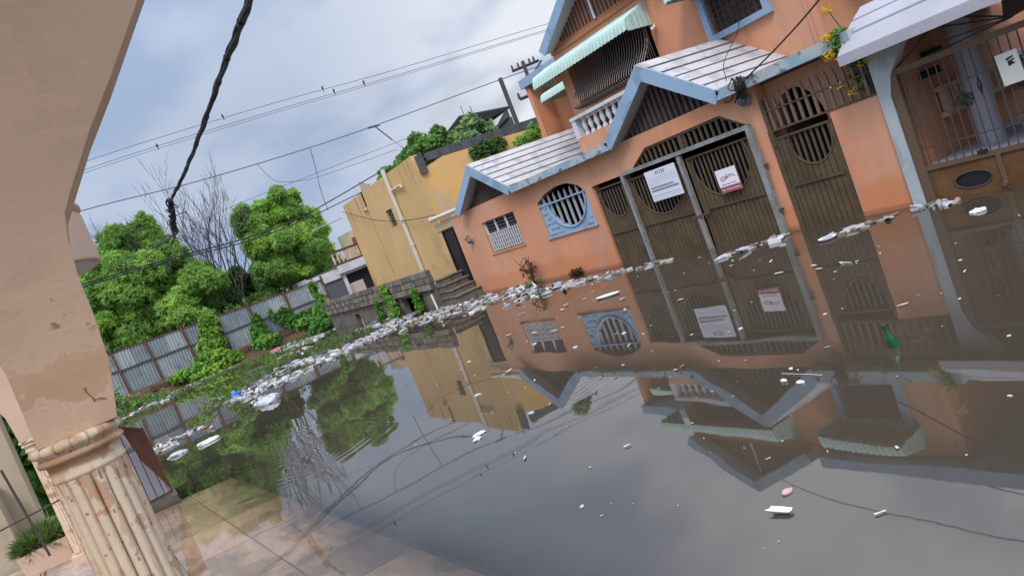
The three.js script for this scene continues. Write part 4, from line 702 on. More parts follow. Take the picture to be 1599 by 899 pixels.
// ---------------------------------------------------------------- shop at the end of the street, roofs and poles behind
{
  const t = thing('shop_building', 'grey white shop with a roller shutter and a balustraded terrace beyond the fence', 'building', [-40, 0, -3]);
  part(t, 'wall', [prismX([[-9, 0], [-0.8, 0], [-0.8, 2.62], [-9, 2.52]], -40.25, -40.05, [[[-2.75, 0.1], [-1.45, 0.1], [-1.45, 2.0], [-2.75, 2.0]], [[-4.9, 0.1], [-2.95, 0.1], [-2.95, 2.05], [-4.9, 2.05]]]), box(-44, -40.25, 0, 2.55, -0.95, -0.8), box(-44, -40.05, 2.55, 2.62, -9, -0.8)], M.whitePaint);
  part(t, 'band', box(-40.05, -39.8, 2.20, 2.66, -9, -2.6), M.whitePaint);
  const s = part(t, 'roller_shutter', box(-40.2, -40.18, 0.1, 2.0, -2.75, -1.45), M.shutter);
  for (let i = 0; i < 12; i++) part(s, 'slat', box(-40.18, -40.15, 0.12 + i * 0.157, 0.25 + i * 0.157, -2.75, -1.45), M.shutter);
  part(t, 'pillar', box(-40.05, -39.85, 0, 2.2, -1.4, -1.2), M.palePillar);
  part(t, 'dark_room', box(-42, -40.26, 0.1, 2.1, -4.9, -2.95), M.dark);
  const b = part(t, 'balustrade', [box(-39.95, -39.8, 3.38, 3.5, -6, -2.5), box(-39.95, -39.8, 2.66, 2.78, -6, -2.5)], M.rust);
  for (let i = 0; i < 14; i++) part(b, 'baluster', lathe([[0.06, 0], [0.05, 0.1], [0.09, 0.24], [0.045, 0.42], [0.07, 0.6]], 8, -39.87, 2.78, -2.6 - i * 0.25), i % 2 ? M.yellowBright : M.tanFar);
  part(t, 'upper_room', box(-43, -41, 2.62, 4.3, -9, -4.3), M.creamWall); part(t, 'red_panel', box(-40.98, -40.9, 2.9, 3.9, -6, -4.4), M.redWall);
  part(t, 'awning_roof', [bar([-39.7, 4.35, -5.9], [-41, 4.8, -5.9], 4.2, 0.06)].map((g) => g), M.creamWall);
  solo('discarded_fridge', 'pinkish white cabinet standing in front of the shop doorway', 'cabinet', [box(-39.7, -39.2, 0.4, 1.5, -3.5, -2.85), box(-39.19, -39.17, 0.42, 1.48, -3.48, -2.87)], mat([0.55, 0.43, 0.38], 0.5), [-39.5, 0.4, -3.2]);
  solo('roof_pole', 'thin white pole sticking out over the mango tree from the shop roof', 'pole', rod([-40, 5.1, -4.0], [-40, 4.95, -2.13], 0.03), M.lilac, [-40, 3.9, -2.5]);
}
{
  const t = thing('rooftop_shack', 'dark shack with a sloping sheet roof behind the yellow wall', 'shack', [-33.5, 0, -11.5]);
  const P = [[-34.2, 8.05, -10.8], [-32.9, 7.25, -12.6], [-35.2, 7.15, -9.6], [-33.9, 6.2, -12.3]];
  const quad = (a, b, c, d, th) => { const g = new THREE.BufferGeometry(), A = [a, b, c, d], p = []; for (const dy of [0, -th]) for (const q of A) p.push(q[0], q[1] + dy, q[2]); g.setAttribute('position', new THREE.Float32BufferAttribute(p, 3)); g.setIndex([0, 2, 1, 1, 2, 3, 4, 5, 6, 5, 7, 6, 0, 1, 4, 1, 5, 4, 2, 6, 3, 3, 6, 7, 0, 4, 2, 2, 4, 6, 1, 3, 5, 3, 7, 5]); return wuv(g); };
  part(t, 'roof', quad([-34.6, 7.75, -10.4], [-32.6, 7.15, -12.4], [-36.2, 6.9, -9.4], [-35.5, 6.6, -11.0], 0.08), M.sheetRoof);
  part(t, 'wall', [box(-34.6, -32.7, 0, 6.6, -12.3, -12.1), box(-34.9, -34.6, 0, 6.3, -12.3, -9.8)], M.blockDark);
  part(t, 'gable_wall', prism([[-34.6, 6.3], [-32.7, 6.6], [-32.7, 7.0], [-34.0, 6.5]], -12.2, -12.0), M.blockDark);
  part(t, 'antenna', [rod([-34.4, 7.7, -10.6], [-34.4, 8.2, -10.6], 0.02), rod([-34.0, 7.6, -10.9], [-34.0, 8.0, -10.9], 0.02)], M.pole);
  solo('concrete_post', 'tall square dark concrete post behind the rooftop shack', 'post', bar([-32.3, 0, -12.2], [-32.3, 8.62, -12.2], 0.17), M.pole, [-32.3, 0, -12.2]);
  solo('water_tank', 'pale grey water tank on a roof beside the utility pole', 'water tank', lathe([[0, 0], [0.6, 0], [0.62, 0.1], [0.62, 0.5], [0.4, 0.7], [0, 0.74]], 20, -32.6, 5.65, -14.6), M.lilac, [-32.6, 5.65, -14.6]);
  const u = thing('utility_pole', 'dark utility pole with crossarms and insulators beside the orange house', 'utility pole', [-33.2, 0, -14.6]);
  part(u, 'pole', rod([-33.2, 0, -14.6], [-33.2, 9.35, -14.6], 0.15, 0.1, 10), M.pole);
  part(u, 'crossarm', bar([-33.6, 9.05, -14.0], [-32.7, 9.05, -15.3], 0.1, 0.12), M.pole);
  part(u, 'crossarm', bar([-33.7, 7.5, -13.9], [-33.0, 7.5, -14.7], 0.12, 0.14), M.pole);
  for (const k of [0, 0.25, 0.5, 0.72, 0.9]) part(u, 'insulator', rod([mix(-33.55, -32.75, k), 9.05, mix(-14.05, -15.2, k)], [mix(-33.55, -32.75, k), 9.36, mix(-14.05, -15.2, k)], 0.07, 0.045, 8), M.pole);
  part(u, 'insulator', rod([-33.7, 7.5, -13.9], [-33.7, 7.85, -13.9], 0.09, 0.06, 8), M.pole);
  part(u, 'bracket', [bar([-33.2, 8.3, -14.6], [-32.6, 9.0, -15.4], 0.07)], M.pole);
}

// ---------------------------------------------------------------- right hand house: canopy, pillar, gate and porch
const grey = thing('grey_house', 'house with a lilac grey sloping canopy and a brown barred gate at the right edge', 'house', [-4, 0, 0]);
{
  const G = grey;
  const prof = [[0.42, 2.26], [-0.12, 2.66], [-0.4, 2.84], [-0.42, 2.70], [-0.14, 2.5], [0.3, 2.22], [-3.0, 2.30], [-3.0, 2.22], [0.42, 2.18]];
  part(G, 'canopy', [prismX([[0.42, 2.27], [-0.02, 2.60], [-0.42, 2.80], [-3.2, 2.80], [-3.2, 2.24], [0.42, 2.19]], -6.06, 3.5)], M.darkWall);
  for (const [a, b] of [[[0.435, 2.28], [0.16, 2.49]], [[0.125, 2.52], [-0.11, 2.658]], [[-0.15, 2.68], [-0.42, 2.82]]]) part(G, 'plank', prismX([a, [a[0], a[1] + 0.035], [b[0], b[1] + 0.035], b], -6.10, 3.5), M.lilac);
  part(G, 'canopy_face', prismX([[0.44, 2.17], [0.46, 2.17], [0.46, 2.30], [0.44, 2.30]], -6.10, 3.5), M.lilac);
  const pl = part(G, 'pillar', [prism([[-5.97, -0.6], [-5.80, -0.6], [-5.80, 1.55], [-5.72, 1.82], [-5.45, 2.19], [-5.97, 2.19]], -0.1, 0.06)], M.palePillar);
  // gate
  const g = part(G, 'gate', [box(-5.78, -5.66, -0.55, 1.86, -0.02, 0.05), box(-5.66, 1.2, 1.80, 1.88, -0.02, 0.04), box(-5.66, 1.2, 0.44, 0.50, -0.02, 0.04), box(-4.80, -4.74, -0.55, 0.44, -0.02, 0.04), box(-3.6, -3.52, -0.55, 1.8, -0.02, 0.04)], M.gateBrown ??= mat([0.125, 0.075, 0.042], 0.65));
  const hole = arc(-5.14, 0.195, 0.23, 0.105, 0, Math.PI * 2, 24);
  part(g, 'panel', prism([[-5.66, -0.55], [-4.80, -0.55], [-4.80, 0.44], [-5.66, 0.44]], -0.005, 0.015, [hole]), M.gateSheet ??= stucco(0, 1.1, (u, v) => S(...lerp3([0.085, 0.042, 0.018], [0.19, 0.098, 0.042], pfbm(u, v, 5, 121, 6))), 0.6, 0.002));
  part(g, 'panel', box(-4.74, 1.2, -0.55, 0.44, -0.005, 0.015), M.gateSheet);
  part(g, 'oval_rim', tube(arc(-5.14, 0.195, 0.235, 0.11, 0, Math.PI * 2, 28).map(([x, y]) => [x, y, 0.016]), 0.012, 60), M.darkRail);
  part(g, 'oval_dark_disc', prism(arc(-5.14, 0.195, 0.23, 0.105, 0, Math.PI * 2, 24), -0.03, -0.012), M.black); part(g, 'knob', [rod([-4.77, 0.06, 0.04], [-4.77, 0.06, 0.09], 0.035, 0.03, 10)], M.gateBrown);  // black disc added behind the oval hole so it reads as dark
  for (let i = 0; i < 34; i++) { const x = -5.60 + i * 0.108; if (x > -1.9) break; part(g, 'bar', box(x - 0.007, x + 0.007, 0.5, 1.8, 0.0, 0.014), M.darkRail); }
  for (const y of [0.74, 1.45]) part(g, 'rail', box(-5.66, 1.2, y - 0.008, y + 0.008, -0.012, 0.0), M.darkRail);
  function rosette(x, y, r, petals) { const l = []; for (let i = 0; i < petals; i++) { const a = i / petals * 6.283, b = R(0.55, 1); l.push(tube([[x, y, 0.03], [x + Math.cos(a - 0.2) * r * 0.6, y + Math.sin(a - 0.2) * r * 0.6, 0.04], [x + Math.cos(a) * r * b, y + Math.sin(a) * r * b, 0.03], [x + Math.cos(a + 0.25) * r * 0.5, y + Math.sin(a + 0.25) * r * 0.5, 0.035]], 0.011, 8, 4)); } part(g, 'rosette', l, M.black); }
  rosette(-4.93, 1.22, 0.13, 12); rosette(-4.22, 1.23, 0.13, 12);
  part(g, 'spear', [rod([-4.74, 1.2, 0.01], [-4.74, 1.32, 0.01], 0.006, 0.03, 4), rod([-4.74, 1.32, 0.01], [-4.74, 1.46, 0.01], 0.03, 0.004, 4)], M.black);
  part(g, 'latch', box(-4.98, -4.86, 0.5, 0.54, 0.03, 0.06), M.black);
  // fan of iron bars over the gate
  const fan = part(G, 'fan_grille', [[-5.72, 1.85], [-5.02, 2.17], [-4.72, 2.18], [-5.0, 1.99]].map(([x, y]) => bar([-4.22, 1.96, -0.06], [x, y, -0.06], 0.02)), M.black);
  part(fan, 'bar', bar([-5.76, 1.84, -0.05], [-5.12, 2.19, -0.05], 0.022), M.black);
  part(fan, 'panel', prism([[-4.32, 1.94], [-4.1, 1.98], [-4.0, 2.18], [-4.28, 2.18]], -0.08, -0.05), M.slat);
  // porch behind the gate
  part(G, 'terrace', box(-5.78, 3, -0.5, 0.47, -4.2, -0.2), M.lilac);
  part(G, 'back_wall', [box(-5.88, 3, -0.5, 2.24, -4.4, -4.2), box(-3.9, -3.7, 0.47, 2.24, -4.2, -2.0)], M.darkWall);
  const sw = part(G, 'side_wall', [box(-5.89, -5.80, -0.5, 2.22, -4.2, -0.3)], M.orange);
  const sb = part(G, 'side_balustrade', [box(-5.78, -5.66, 0.98, 1.05, -3.8, -0.9), box(-5.78, -5.66, 1.35, 1.42, -3.8, -0.9)], M.tanFar);
  for (let i = 0; i < 12; i++) part(sb, 'baluster', box(-5.77, -5.67, 1.05, 1.35, -1.0 - i * 0.24 - 0.1, -1.0 - i * 0.24), M.tanFar);
  part(G, 'column', [rod([-5.22, 0.47, -0.9], [-5.22, 2.22, -0.9], 0.15, 0.15, 24)], M.lilac);
  part(G, 'side_vent', box(-5.79, -5.74, 1.85, 1.95, -1.4, -0.9), M.dark); part(G, 'side_vent', box(-5.79, -5.74, 1.6, 1.70, -1.2, -0.7), M.dark);
}
const torn = canvasMat(128, 230, (x, w, h) => { x.fillStyle = '#c8c9bf'; x.fillRect(0, 0, w, h); x.fillStyle = '#151515'; x.beginPath(); x.moveTo(52, 46); x.lineTo(98, 34); x.lineTo(100, 46); x.lineTo(58, 62); x.fill(); x.beginPath(); x.moveTo(60, 66); x.lineTo(102, 56); x.lineTo(103, 66); x.lineTo(84, 74); x.lineTo(104, 92); x.lineTo(60, 104); x.fill(); });
board('paper_sign', 'torn white paper with black marks tied to the brown gate', 'sign', -4.47, -4.23, 1.22, 1.60, 0.05, torn, 0.03);

// ---------------------------------------------------------------- cables and birds
M.cableHazed = mat([0.10, 0.105, 0.12], 0.8);  // paler than the near cables: distance haze put into the colour
function cable(label, pts, r, extra = []) { return solo('cable', label, 'cable', [tube(pts, r, 40, 5), ...extra], pts[0][0] < -30 ? M.cableHazed : M.cable, pts[0]); }
cable('highest thin power line crossing the sky far away', [[-46.9, 12.6, 14], [-46.5, 13.3, 5.97], [-44.4, 13.3, -4.45], [-41.93, 12.8, -10.83], [-36.36, 11.84, -19.88], [-32, 10.9, -26]], 0.017);
cable('second thin power line just under the highest one', [[-46.9, 12.1, 14], [-46.6, 12.88, 6.25], [-44.55, 12.9, -4.31], [-42.07, 12.48, -10.73], [-36.48, 11.54, -19.83], [-32, 10.6, -26]], 0.016);
cable('third thin power line, lowest of the high group', [[-46.9, 11.95, 14], [-46.6, 12.72, 6.25], [-44.55, 12.76, -4.31], [-42.07, 12.36, -10.73], [-36.48, 11.45, -19.83], [-32, 10.5, -26]], 0.013);
cable('dark service cable running from behind the arch to the utility pole', [[-33.5, 8.1, 13], [-33.37, 8.25, 8.12], [-32.93, 8.01, 3.94], [-31.74, 7.82, -0.85], [-30.63, 7.74, -3.72], [-27.9, 7.62, -8.76], [-28.5, 7.9, -12.4]], 0.021, [rod([-30.7, 7.74, -3.5], [-30.5, 7.7, -4.0], 0.05), rod([-30.6, 7.68, -3.82], [-30.5, 6.9, -4.3], 0.03), tube([[-30.5, 6.9, -4.3], [-30.5, 6.5, -4.6], [-30.5, 5.9, -5.0]], 0.012, 8, 4)]);
cable('thin vertical wire hanging from the service cable left of the yellow house', [[-31.7, 7.77, -1.0], [-31.85, 7.0, -0.95], [-32.02, 6.0, -0.83], [-32.1, 5.0, -0.8]], 0.016);
cable('short slack wire below the service cable', [[-32.36, 7.93, 1.27], [-32.4, 7.3, 1.0], [-32.38, 6.98, 0.79], [-32.2, 6.6, -0.4], [-31.5, 6.5, -2.4], [-30.6, 6.45, -4.4]], 0.012);
cable('upper of two black cables strung from the left to the yellow house roof', [[-10.4, 3.25, 10.6], [-17.9, 3.88, 9.53], [-19.77, 3.99, 7.59], [-22.37, 4.1, 4.96], [-24.78, 4.44, 2.36], [-23.3, 4.86, -0.2]], 0.02);
cable('lower of two black cables strung from the left to the yellow house roof', [[-10.4, 3.2, 10.6], [-17.9, 3.82, 9.53], [-19.77, 3.93, 7.59], [-22.37, 4.0, 4.96], [-24.78, 4.3, 2.36], [-25.95, 4.66, -0.2]], 0.017);
cable('thin wire sagging across the front of the yellow house', [[-28.4, 4.42, -0.1], [-25.07, 3.43, -0.05], [-22.42, 2.94, -0.05], [-20.4, 2.72, -0.02]], 0.011);
cable('far thin wire over the mango trees', [[-36, 6.0, 8], [-36, 6.9, 3], [-34, 7.0, -1.5], [-31, 6.9, -6]], 0.012);
{ // thick twisted bundle that drops into a tangle of loose strands
  const t = thing('cable_bundle', 'thick twisted black cable bundle ending in a tangle of loose wires', 'cable bundle', [-7, 4.8, 7.4]);
  const path = [[-5.0, 4.40, 7.83], [-7.09, 4.80, 7.44], [-10.13, 5.24, 7.05], [-14.25, 5.5, 6.76], [-19.36, 5.75, 6.53], [-23.0, 5.84, 6.54]], cv = new THREE.CatmullRomCurve3(path.map((p) => V(...p)));
  for (let k = 0; k < 4; k++) { const p = []; for (let i = 0; i <= 90; i++) { const q = cv.getPoint(i / 90), a = i * 0.13 + k * 1.57, w = 0.024 + 0.009 * Math.sin(i * 0.9 + k * 2); p.push([q.x, q.y + Math.sin(a) * w, q.z + Math.cos(a) * w]); } part(t, 'strand', tube(p, k ? 0.020 : 0.028, 180, 5), M.cable); }
  for (let i = 0; i < 9; i++) { const k = 0.06 + i * 0.1 + R(-0.03, 0.03), q = cv.getPoint(k), q2 = cv.getPoint(k + 0.012); part(t, 'tie', rod(q.toArray(), q2.toArray(), 0.05, 0.044, 8), M.cable); }
  const e = [-23.0, 5.84, 6.54];
  const loops = []; for (let i = 0; i < 34; i++) { const a = R(-0.1, 0.75), at = (k) => [e[0] - 0.35 * k + R(-0.06, 0.06), e[1] - 0.95 * k + R(-0.05, 0.05), e[2] + 0.16 * k + R(-0.10, 0.10)]; loops.push(tube([at(a), at(a + R(0.05, 0.2)), at(a + R(0.2, 0.4))], R(0.014, 0.032), 8, 4)); }
  for (let i = 0; i < 7; i++) { const k = R(0, 0.5), p = [e[0] - 0.35 * k, e[1] - 0.95 * k, e[2] + 0.16 * k]; loops.push(tube([p, [p[0], p[1] + R(-0.1, 0.15), p[2] + R(-0.3, 0.2)], [p[0], p[1] + R(-0.25, 0.15), p[2] + R(-0.45, 0.3)]], 0.012, 8, 4)); }
  part(t, 'tangle', loops, M.cable);
  for (const [z, y] of [[7.1, 4.35], [7.3, 4.95], [7.5, 4.9], [7.8, 4.65], [7.05, 5.2]]) part(t, 'loose_wire', tube([[-23.4, 4.95, 6.72], [-23.9, mix(4.95, y, 0.5), mix(6.72, z, 0.5)], [-24.6, y, z]], R(0.01, 0.018), 12, 5), M.cable);
  part(t, 'wire_end', rod([-24.6, 4.22, 7.09], [-24.6, 4.42, 7.08], 0.075, 0.06, 8), M.cable);
}
cable('black drop cable running down to the canopy edge of the orange house', [[-7.72, 2.57, 0.28], [-6.8, 2.78, 0.56], [-5.86, 3.02, 0.9], [-4.0, 3.6, 1.6], [-1.5, 4.6, 2.6], [2, 6.2, 4]], 0.0125);
cable('loose thin wire looping over the planked roof of the middle gable', [[-9.3, 3.72, -2.0], [-9.0, 3.5, -1.5], [-8.6, 3.0, -0.4], [-8.1, 2.66, 0.28]], 0.007);
solo('cable_knot', 'black knot of taped wires on the canopy edge above the meter', 'cable', (() => { const l = []; for (let i = 0; i < 22; i++) { const x = -7.86 + R(-0.14, 0.14); l.push(tube([[x, 2.62 + R(-0.03, 0.05), 0.27 + R(0, 0.04)], [x + R(-0.12, 0.12), 2.5 + R(-0.06, 0.06), 0.3 + R(0, 0.05)], [-7.95 + R(-0.15, 0.1), 2.36 + R(-0.08, 0.1), 0.24 + R(-0.15, 0.05)]], R(0.006, 0.016), 8, 4)); } return l; })(), M.cable, [-7.85, 2.5, 0.3]);
cable('service cable rising from the top gable over the flat roof, mirrored in the water', [[-13.9, 6.05, -2.6], [-12.8, 7.2, -3.0], [-11.33, 7.5, -3.13], [-8.12, 7.5, -3.1], [3, 7.9, -3]], 0.014);
cable('second service cable over the flat roof, starting at a stub pole', [[-10.4, 5.6, -4.4], [-9.9, 6.9, -4.42], [-8.43, 7.4, -4.37], [3, 7.9, -3.6]], 0.016);
{
  const bird = thing('bird', 'small dark bird perched on a thin power line over the sky', 'bird', [0, 0, 0], 'birds perched on the high power lines');
  const P = (n, g) => part(bird, n, g, M.black);
  P('body', new THREE.SphereGeometry(0.09, 12, 8).scale(0.8, 1.25, 0.9)); P('head', new THREE.SphereGeometry(0.06, 10, 8).translate(0.02, 0.13, 0)); P('tail', new THREE.ConeGeometry(0.05, 0.2, 6).translate(0, -0.17, 0)); P('beak', new THREE.ConeGeometry(0.015, 0.05, 5).rotateZ(-1.57).translate(0.1, 0.13, 0));
  [[-42.66, 12.62, -9.6], [-43.62, 13.15, -7.3], [-43.3, 12.74, -7.8], [-45.9, 12.86, 2.6], [-45.3, 13.42, -1.4]].forEach((p, i) => { const b = i ? bird.clone() : bird; if (i) { b.name = numbered('bird'); scene.add(b); } b.position.set(p[0], p[1] + 0.09, p[2]); b.rotation.y = i; b.scale.setScalar(0.8); b.userData.label = ['dark bird on the middle power line, nearest the orange house', 'dark bird on the highest power line near the middle of the sky', 'dark bird on the lower power line just right of another below it', 'dark bird on the lower power line nearest the arch', 'dark bird on the highest power line above the mango trees'][i]; });
}

// ---------------------------------------------------------------- near porch: floor, column with arch, neighbour's porch
{
  const f = struct('porch_floor', (() => { const g = prismX([[8.62, -0.14], [12.6, 0.09], [12.6, -0.5], [8.62, -0.5]], -11.5, 3); const p = g.attributes.position; for (let i = 0; i < p.count; i++) p.setZ(i, p.getZ(i) + (p.getZ(i) < 9 ? -0.081 * (p.getX(i) + 8) : 0)); return wuv(g); })(), M.concrete);
  const hy = (z) => -0.14 + (z - 8.62) * 0.0578 + 0.004;
  for (let i = 0; i < 12; i++) for (let j = 0; j < 6; j++) {
    const x0 = -11.45 + i * 1.2 + 0.006, x1 = x0 + 1.188, e = (x) => 8.66 - 0.081 * (x + 8), z = (x, k) => mix(e(x), 12.5, k / 6);
    const g = new THREE.BufferGeometry(), A = [[x0, z(x0, j) + 0.006], [x1, z(x1, j) + 0.006], [x1, z(x1, j + 1) - 0.006], [x0, z(x0, j + 1) - 0.006]], p = [];
    const d = 0.012 + 0.004 * rnd(); for (const u of [d, -0.02]) for (const q of A) p.push(q[0], hy(q[1]) + u, q[1]);
    g.setAttribute('position', new THREE.Float32BufferAttribute(p, 3)); g.setIndex([0, 2, 1, 0, 3, 2, 0, 1, 5, 0, 5, 4, 1, 2, 6, 1, 6, 5, 2, 3, 7, 2, 7, 6, 3, 0, 4, 3, 4, 7]);
    part(f, 'tile', wuv(g), M.tile[(i * 7 + j * 3) % 3]);
  }
}
function flutedShaft(x, z, y0, y1, r, flutes) {
  const nt = flutes * 8, ny = 24, pos = [], uv = [], idx = [];
  for (let j = 0; j <= ny; j++) for (let i = 0; i <= nt; i++) {
    const y = mix(y0, y1, j / ny), a = i / nt * Math.PI * 2, f = Math.pow(Math.abs(Math.sin(a * flutes / 2)), 0.38), end = smooth(0, 0.06, j / ny) * smooth(1, 0.965, j / ny);
    const rr = (r + 0.012 * (1 - j / ny)) * (0.84 + 0.16 * mix(1, f, end)) + 0.002 * (fbm3(Math.cos(a) * 9, y * 9, Math.sin(a) * 9, 3) - 0.5);
    pos.push(x + rr * Math.cos(a), y, z + rr * Math.sin(a)); uv.push(i / nt * 0.9, y);
  }
  for (let j = 0; j < ny; j++) for (let i = 0; i < nt; i++) { const a = j * (nt + 1) + i; idx.push(a, a + nt + 1, a + 1, a + 1, a + nt + 1, a + nt + 2); }
  const g = new THREE.BufferGeometry(); g.setAttribute('position', new THREE.Float32BufferAttribute(pos, 3)); g.setAttribute('uv', new THREE.Float32BufferAttribute(uv, 2)); g.setIndex(idx); g.computeVertexNormals(); return g;
}
function capital(x, z, y, s) { const g = lathe([[0.112, -0.008], [0.125, 0], [0.128, 0.012], [0.122, 0.02], [0.120, 0.05], [0.124, 0.062], [0.142, 0.068], [0.146, 0.08], [0.138, 0.09], [0.132, 0.098], [0.150, 0.108], [0.156, 0.122], [0.148, 0.138], [0.12, 0.142], [0, 0.142]].map(([a, b]) => [a * s, b * s]), 48, x, y, z); const u = g.attributes.uv, p = g.attributes.position; for (let i = 0; i < u.count; i++) u.setXY(i, u.getX(i) * 0.85, p.getY(i)); return g; }
{
  const t = thing('porch_arch', 'peeling tan plaster arch on a fluted cream column at the left edge', 'column', [-2.9, 0, 10.02]);
  part(t, 'shaft', flutedShaft(-2.9, 10.02, -0.05, 1.715, 0.115, 18), M.column);
  part(t, 'capital', capital(-2.9, 10.02, 1.712, 0.93), M.column);
  part(t, 'base', lathe([[0.16, 0], [0.16, 0.05], [0.135, 0.08], [0.125, 0.12]], 40, -2.9, -0.12, 10.02), M.column);
  // pier and spandrel: a quarter arch that sweeps up towards the street
  const edge = [[9.885, 1.845], [9.862, 1.93], [9.838, 2.03], [9.825, 2.19], [9.822, 2.3], [9.805, 2.42], [9.785, 2.49], [9.745, 2.55], [9.63, 2.71], [9.5, 2.87], [9.27, 3.17], [9.05, 3.5], [8.85, 3.86], [8.72, 4.2], [8.5, 5.0]].map(([z, y]) => { const k = mix(1, 1.0875, smooth(2.0, 2.45, y)); return [9.867 + (z - 9.867) * k, 2 + (y - 2) * k]; });
  const left = [[10.12, 1.845], [10.11, 2.1], [10.13, 2.35], [10.3, 2.7], [10.8, 3.1], [11.6, 3.3], [12.6, 3.32], [12.6, 5.0]];
  const s = new THREE.Shape([...edge, ...left.slice().reverse()].map(([z, y]) => new THREE.Vector2(-z, y)));
  const g = new THREE.ExtrudeGeometry(s, { depth: 0.24, bevelEnabled: true, bevelSize: 0.003, bevelThickness: 0.004, bevelSegments: 2 }).rotateY(Math.PI / 2).translate(-3.045, 0, 0);
  part(t, 'arch_wall', wuv(g), M.tan);
  part(t, 'crack', [[1.975, 9.934], [1.957, 9.935], [1.943, 9.929], [1.926, 9.923], [1.922, 9.908], [1.914, 9.89]].map((p, i, l) => i ? rod([-2.7975, l[i - 1][0], l[i - 1][1]], [-2.7975, p[0], p[1]], 0.0007 + 0.0007 * (i % 2), 0.0012, 5) : rod([-2.7975, 1.926, 9.923], [-2.7975, 1.919, 9.926], 0.0016, 0.001, 5)), M.rust);
  solo('added_porch_ceiling', null, null, [box(-3.2, -0.9, 5.0, 5.15, 9.2, 15.5)], M.whitePaint).userData.kind = 'structure';  // unseen ceiling strip, added and sized to shade the upper arch wall
  struct('porch_back_wall', [box(-3.2, 6, -0.1, 5.0, 15.3, 15.5)], M.creamWall);
}
{
  const t = thing('neighbour_column', 'smaller tan column with rounded balcony edge on the next porch, half hidden', 'column', [-10.4, 0, 10.8]);
  part(t, 'shaft', flutedShaft(-10.4, 10.8, 0.05, 1.45, 0.115, 18), M.column);
  part(t, 'capital', capital(-10.4, 10.8, 1.44, 1.05), M.column);
  part(t, 'base', [box(-10.56, -10.24, -0.1, 0.1, 10.64, 10.96)], M.tanFar);
  part(t, 'pier', prismX([[10.66, 1.58], [10.66, 2.6], [10.5, 3.0], [10.3, 3.3], [12.5, 3.3], [11.6, 3.0], [11.1, 2.4], [10.95, 1.9], [10.93, 1.58]], -10.55, -10.25), M.tanFar);
  part(t, 'balcony_edge', lathe([[0, 3.31], [1.03, 3.31], [1.06, 3.34], [1.06, 3.92], [1.03, 3.94], [1.03, 3.97], [1.08, 4.0], [1.08, 4.06], [1.0, 4.1], [0, 4.1]], 64, -10.6, 0, 10.42), M.tanFar);
  part(t, 'underside', lathe([[0, 3.300], [1.0, 3.300], [1.02, 3.306]], 48, -10.6, 0, 10.42), M.whitePaint);
}
{
  const t = thing('planter', 'low tan masonry planter with grass behind the column', 'planter', [-10.9, 0, 11.2]);
  part(t, 'box', [prismX([[10.98, 0.0], [11.48, 0.0], [11.5, 0.30], [10.96, 0.30]], -11.0, -10.72)], M.tanFar);
  part(t, 'soil', box(-11.0, -10.75, 0.28, 0.315, 10.99, 11.46), M.earth);
  foliage(t, 'grass', 'grass', leaves.grass, [[-10.9, 0.33, 11.22, 0.16, 0.06, 0.28], [-11.2, 0.34, 11.2, 0.2, 0.06, 0.22]], 160, 0.8);
  const l = thing('stone_ledge', 'pale stone slab ledge running back from the planter', 'ledge', [-12.5, 0, 11.3]);
  for (let i = 0; i < 5; i++) part(l, 'slab', box(-11.05 - i * 0.7, -11.7 - i * 0.7, 0.0, 0.30 + 0.01 * rnd(), 10.8 + 0.03 * i, 11.275), M.creamWall);
  const w = thing('cream_wall', 'cream coloured garden wall end with a rusty grille at the left edge', 'wall', [-12, 0, 11.8]);
  part(w, 'wall', [prismX([[11.28, -0.1], [12.9, -0.1], [12.9, 2.6], [11.22, 2.6]], -12.6, -12.1), box(-12.1, -11.6, -0.1, 1.1, 11.55, 12.9)], M.creamWall);
  const gr = thing('iron_grille', 'thin dark iron bars in front of the cream wall', 'grille', [-7.5, 0, 10.9]);
  part(gr, 'upright', bar([-7.5, 0.72, 10.79], [-7.5, 1.55, 10.84], 0.018), M.darkRail);
  part(gr, 'crossbar', bar([-7.5, 1.12, 10.52], [-7.5, 1.08, 11.2], 0.013), M.darkRail);
  part(gr, 'mesh', (() => { const o = []; for (let i = 0; i < 12; i++) { o.push(bar([-7.5, 0.3, 10.86 + i * 0.04], [-7.5, 0.62, 10.98 + i * 0.04], 0.007), bar([-7.5, 0.62, 10.86 + i * 0.04], [-7.5, 0.3, 10.98 + i * 0.04], 0.007)); } return o; })(), M.rust);
  vine('large leaved vine behind the stone ledge at the left edge', [[-13.2, 1.0, 11.1, 0.5, 0.5, 0.3], [-13.4, 1.6, 11.3, 0.5, 0.5, 0.4], [-13.3, 0.5, 11.0, 0.4, 0.25, 0.3], [-14.4, 2.3, 11.5, 0.6, 0.6, 0.6]], 520, 1.15, leaves.ivy);
}
